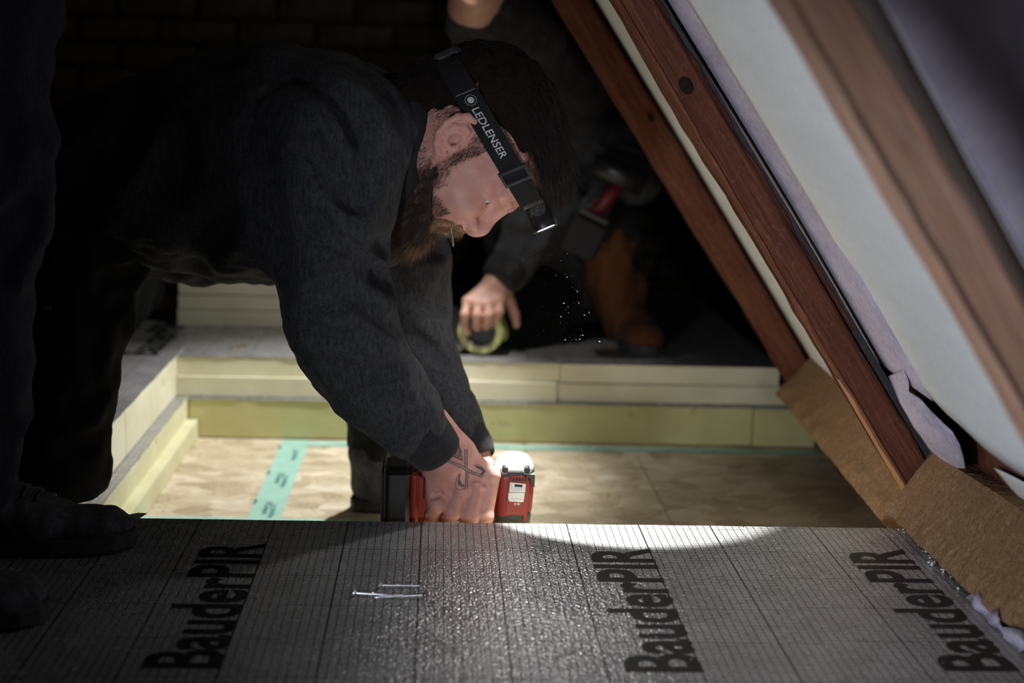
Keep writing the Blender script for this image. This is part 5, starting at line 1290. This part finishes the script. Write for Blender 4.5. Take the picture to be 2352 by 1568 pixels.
Vk, Fk = hb.mesh(); obj('hair', H3.w(relax(Vk, Fk, 1)), Fk, HAIR, w3, True)
for heel, toe, sh_ in (((-.690, 1.802, .002), (-.398, 1.838, .002), k1(26, 1090, 1.80, .076)), ((-.735, 1.560, .002), (-.442, 1.575, .002), np.array([-.70, 1.56, .12]))):
    heel = np.array(heel); toe = np.array(toe); bf = boot_field(heel + [0, 0, .010], toe + [0, 0, .010], sh_, .056, .0045); bf.wobble(.0014, .018, 4)
    if heel[1] > 1.7:
        groove(bf, [(180, 1275), (215, 1225), (262, 1205)], .006, .003, .004, 1.5, 2.0); groove(bf, [(262, 1205), (300, 1220), (318, 1212)], .005, .0025, .004, 1.5, 2.0); groove(bf, [(195, 1290), (250, 1260), (312, 1232)], .005, .003, .004, 1.5, 2.0); groove(bf, [(0, 1265), (100, 1272), (190, 1280)], .004, .002, .003, 1.5, 2.0)
    else: groove(bf, [(20, 1450), (80, 1410), (125, 1372)], .006, .003, .004, 1.3, 1.9)
    Vm, Fm = bf.mesh(); dv = toe - heel; tq = np.clip((((Vm - heel) @ dv) / (dv @ dv) - .25) / .5, 0, 1); tq = tq * tq * (3 - 2 * tq); Vm[:, 2] = .004 + (Vm[:, 2] - .004) * (1 - .36 * tq); so = obj('shoe', relax(Vm, Fm, 1), Fm, SHOE, w3, True); sole_part(heel, toe, so, 0, .020)
    if heel[1] > 1.7:
        mb = MB(); sv = BVHTree.FromPolygons([Vector(v) for v in relax(Vm, Fm, 1)], [tuple(int(i) for i in f) for f in Fm])
        for k in range(5):
            row = []
            for yy in (-.028, -.014, 0, .014, .028):
                q = heel + dv * (.40 + .055 * k) + np.array([.006 * (1 if yy > 0 else -1), yy, .3]); h = sv.ray_cast(Vector(q), Vector((0, 0, -1)))
                if h[0] is not None: row.append(np.array(h[0]) + np.array([0, 0, .0012]))
            if len(row) > 2: mb.tube(row, .0022, 6)
        mb.build('laces', SOLE, so, True)

# ------------------------------------------------------------------ tool bag standing on the left boards
bg = thing('tool_bag', 'black tool bag with a dark red side, standing behind the bent man\'s legs', 'bag', (-.78, 3.35, 0))
bs_ = Sdf((-1.02, 3.16, -.01), (-.60, 3.62, .40), .007); bs_.cone((-.88, 3.28, .10), (-.735, 3.28, .10), .075, .075, 0); bs_.cone((-.88, 3.44, .10), (-.735, 3.44, .10), .075, .075, .1); bs_.cone((-.88, 3.36, .24), (-.735, 3.36, .24), .09, .085, .08); bs_.wobble(.004, .05, 41); Vn, Fn = bs_.mesh(); Vn[:, 2] = np.maximum(Vn[:, 2], .002); obj('bag_body', relax(Vn, Fn, 1), Fn, TROUS, bg, True)
mb = MB(); mb.rbox((-.93, 3.176, .045), (-.795, 3.20, .20), .006); mb.build('side_pocket', m_plain('dark_red_canvas', (.20, .006, .010), .8, 0, .2, .2, 80, .3), bg)
mb = MB(); mb.tube([(-.88, 3.30, .28), (-.86, 3.31, .36), (-.80, 3.31, .375), (-.75, 3.31, .35), (-.74, 3.30, .28)], .009, 8); mb.build('handle', SOLE, bg, True)
mb = MB(); p = onz(266, 812, .012); mb.tube([p + np.array([-.05, .02, 0]), p + np.array([-.005, 0, 0]), p + np.array([.004, -.002, 0])], [.011, .011, .008], 10); o = mb.build('marker_pen', m_plain('orange_plastic', (.62, .20, .02), .4, 0, .4, .1, 50, 0)); tag(o, 'small orange marker lying on the foil in front of the tool bag', 'pen')
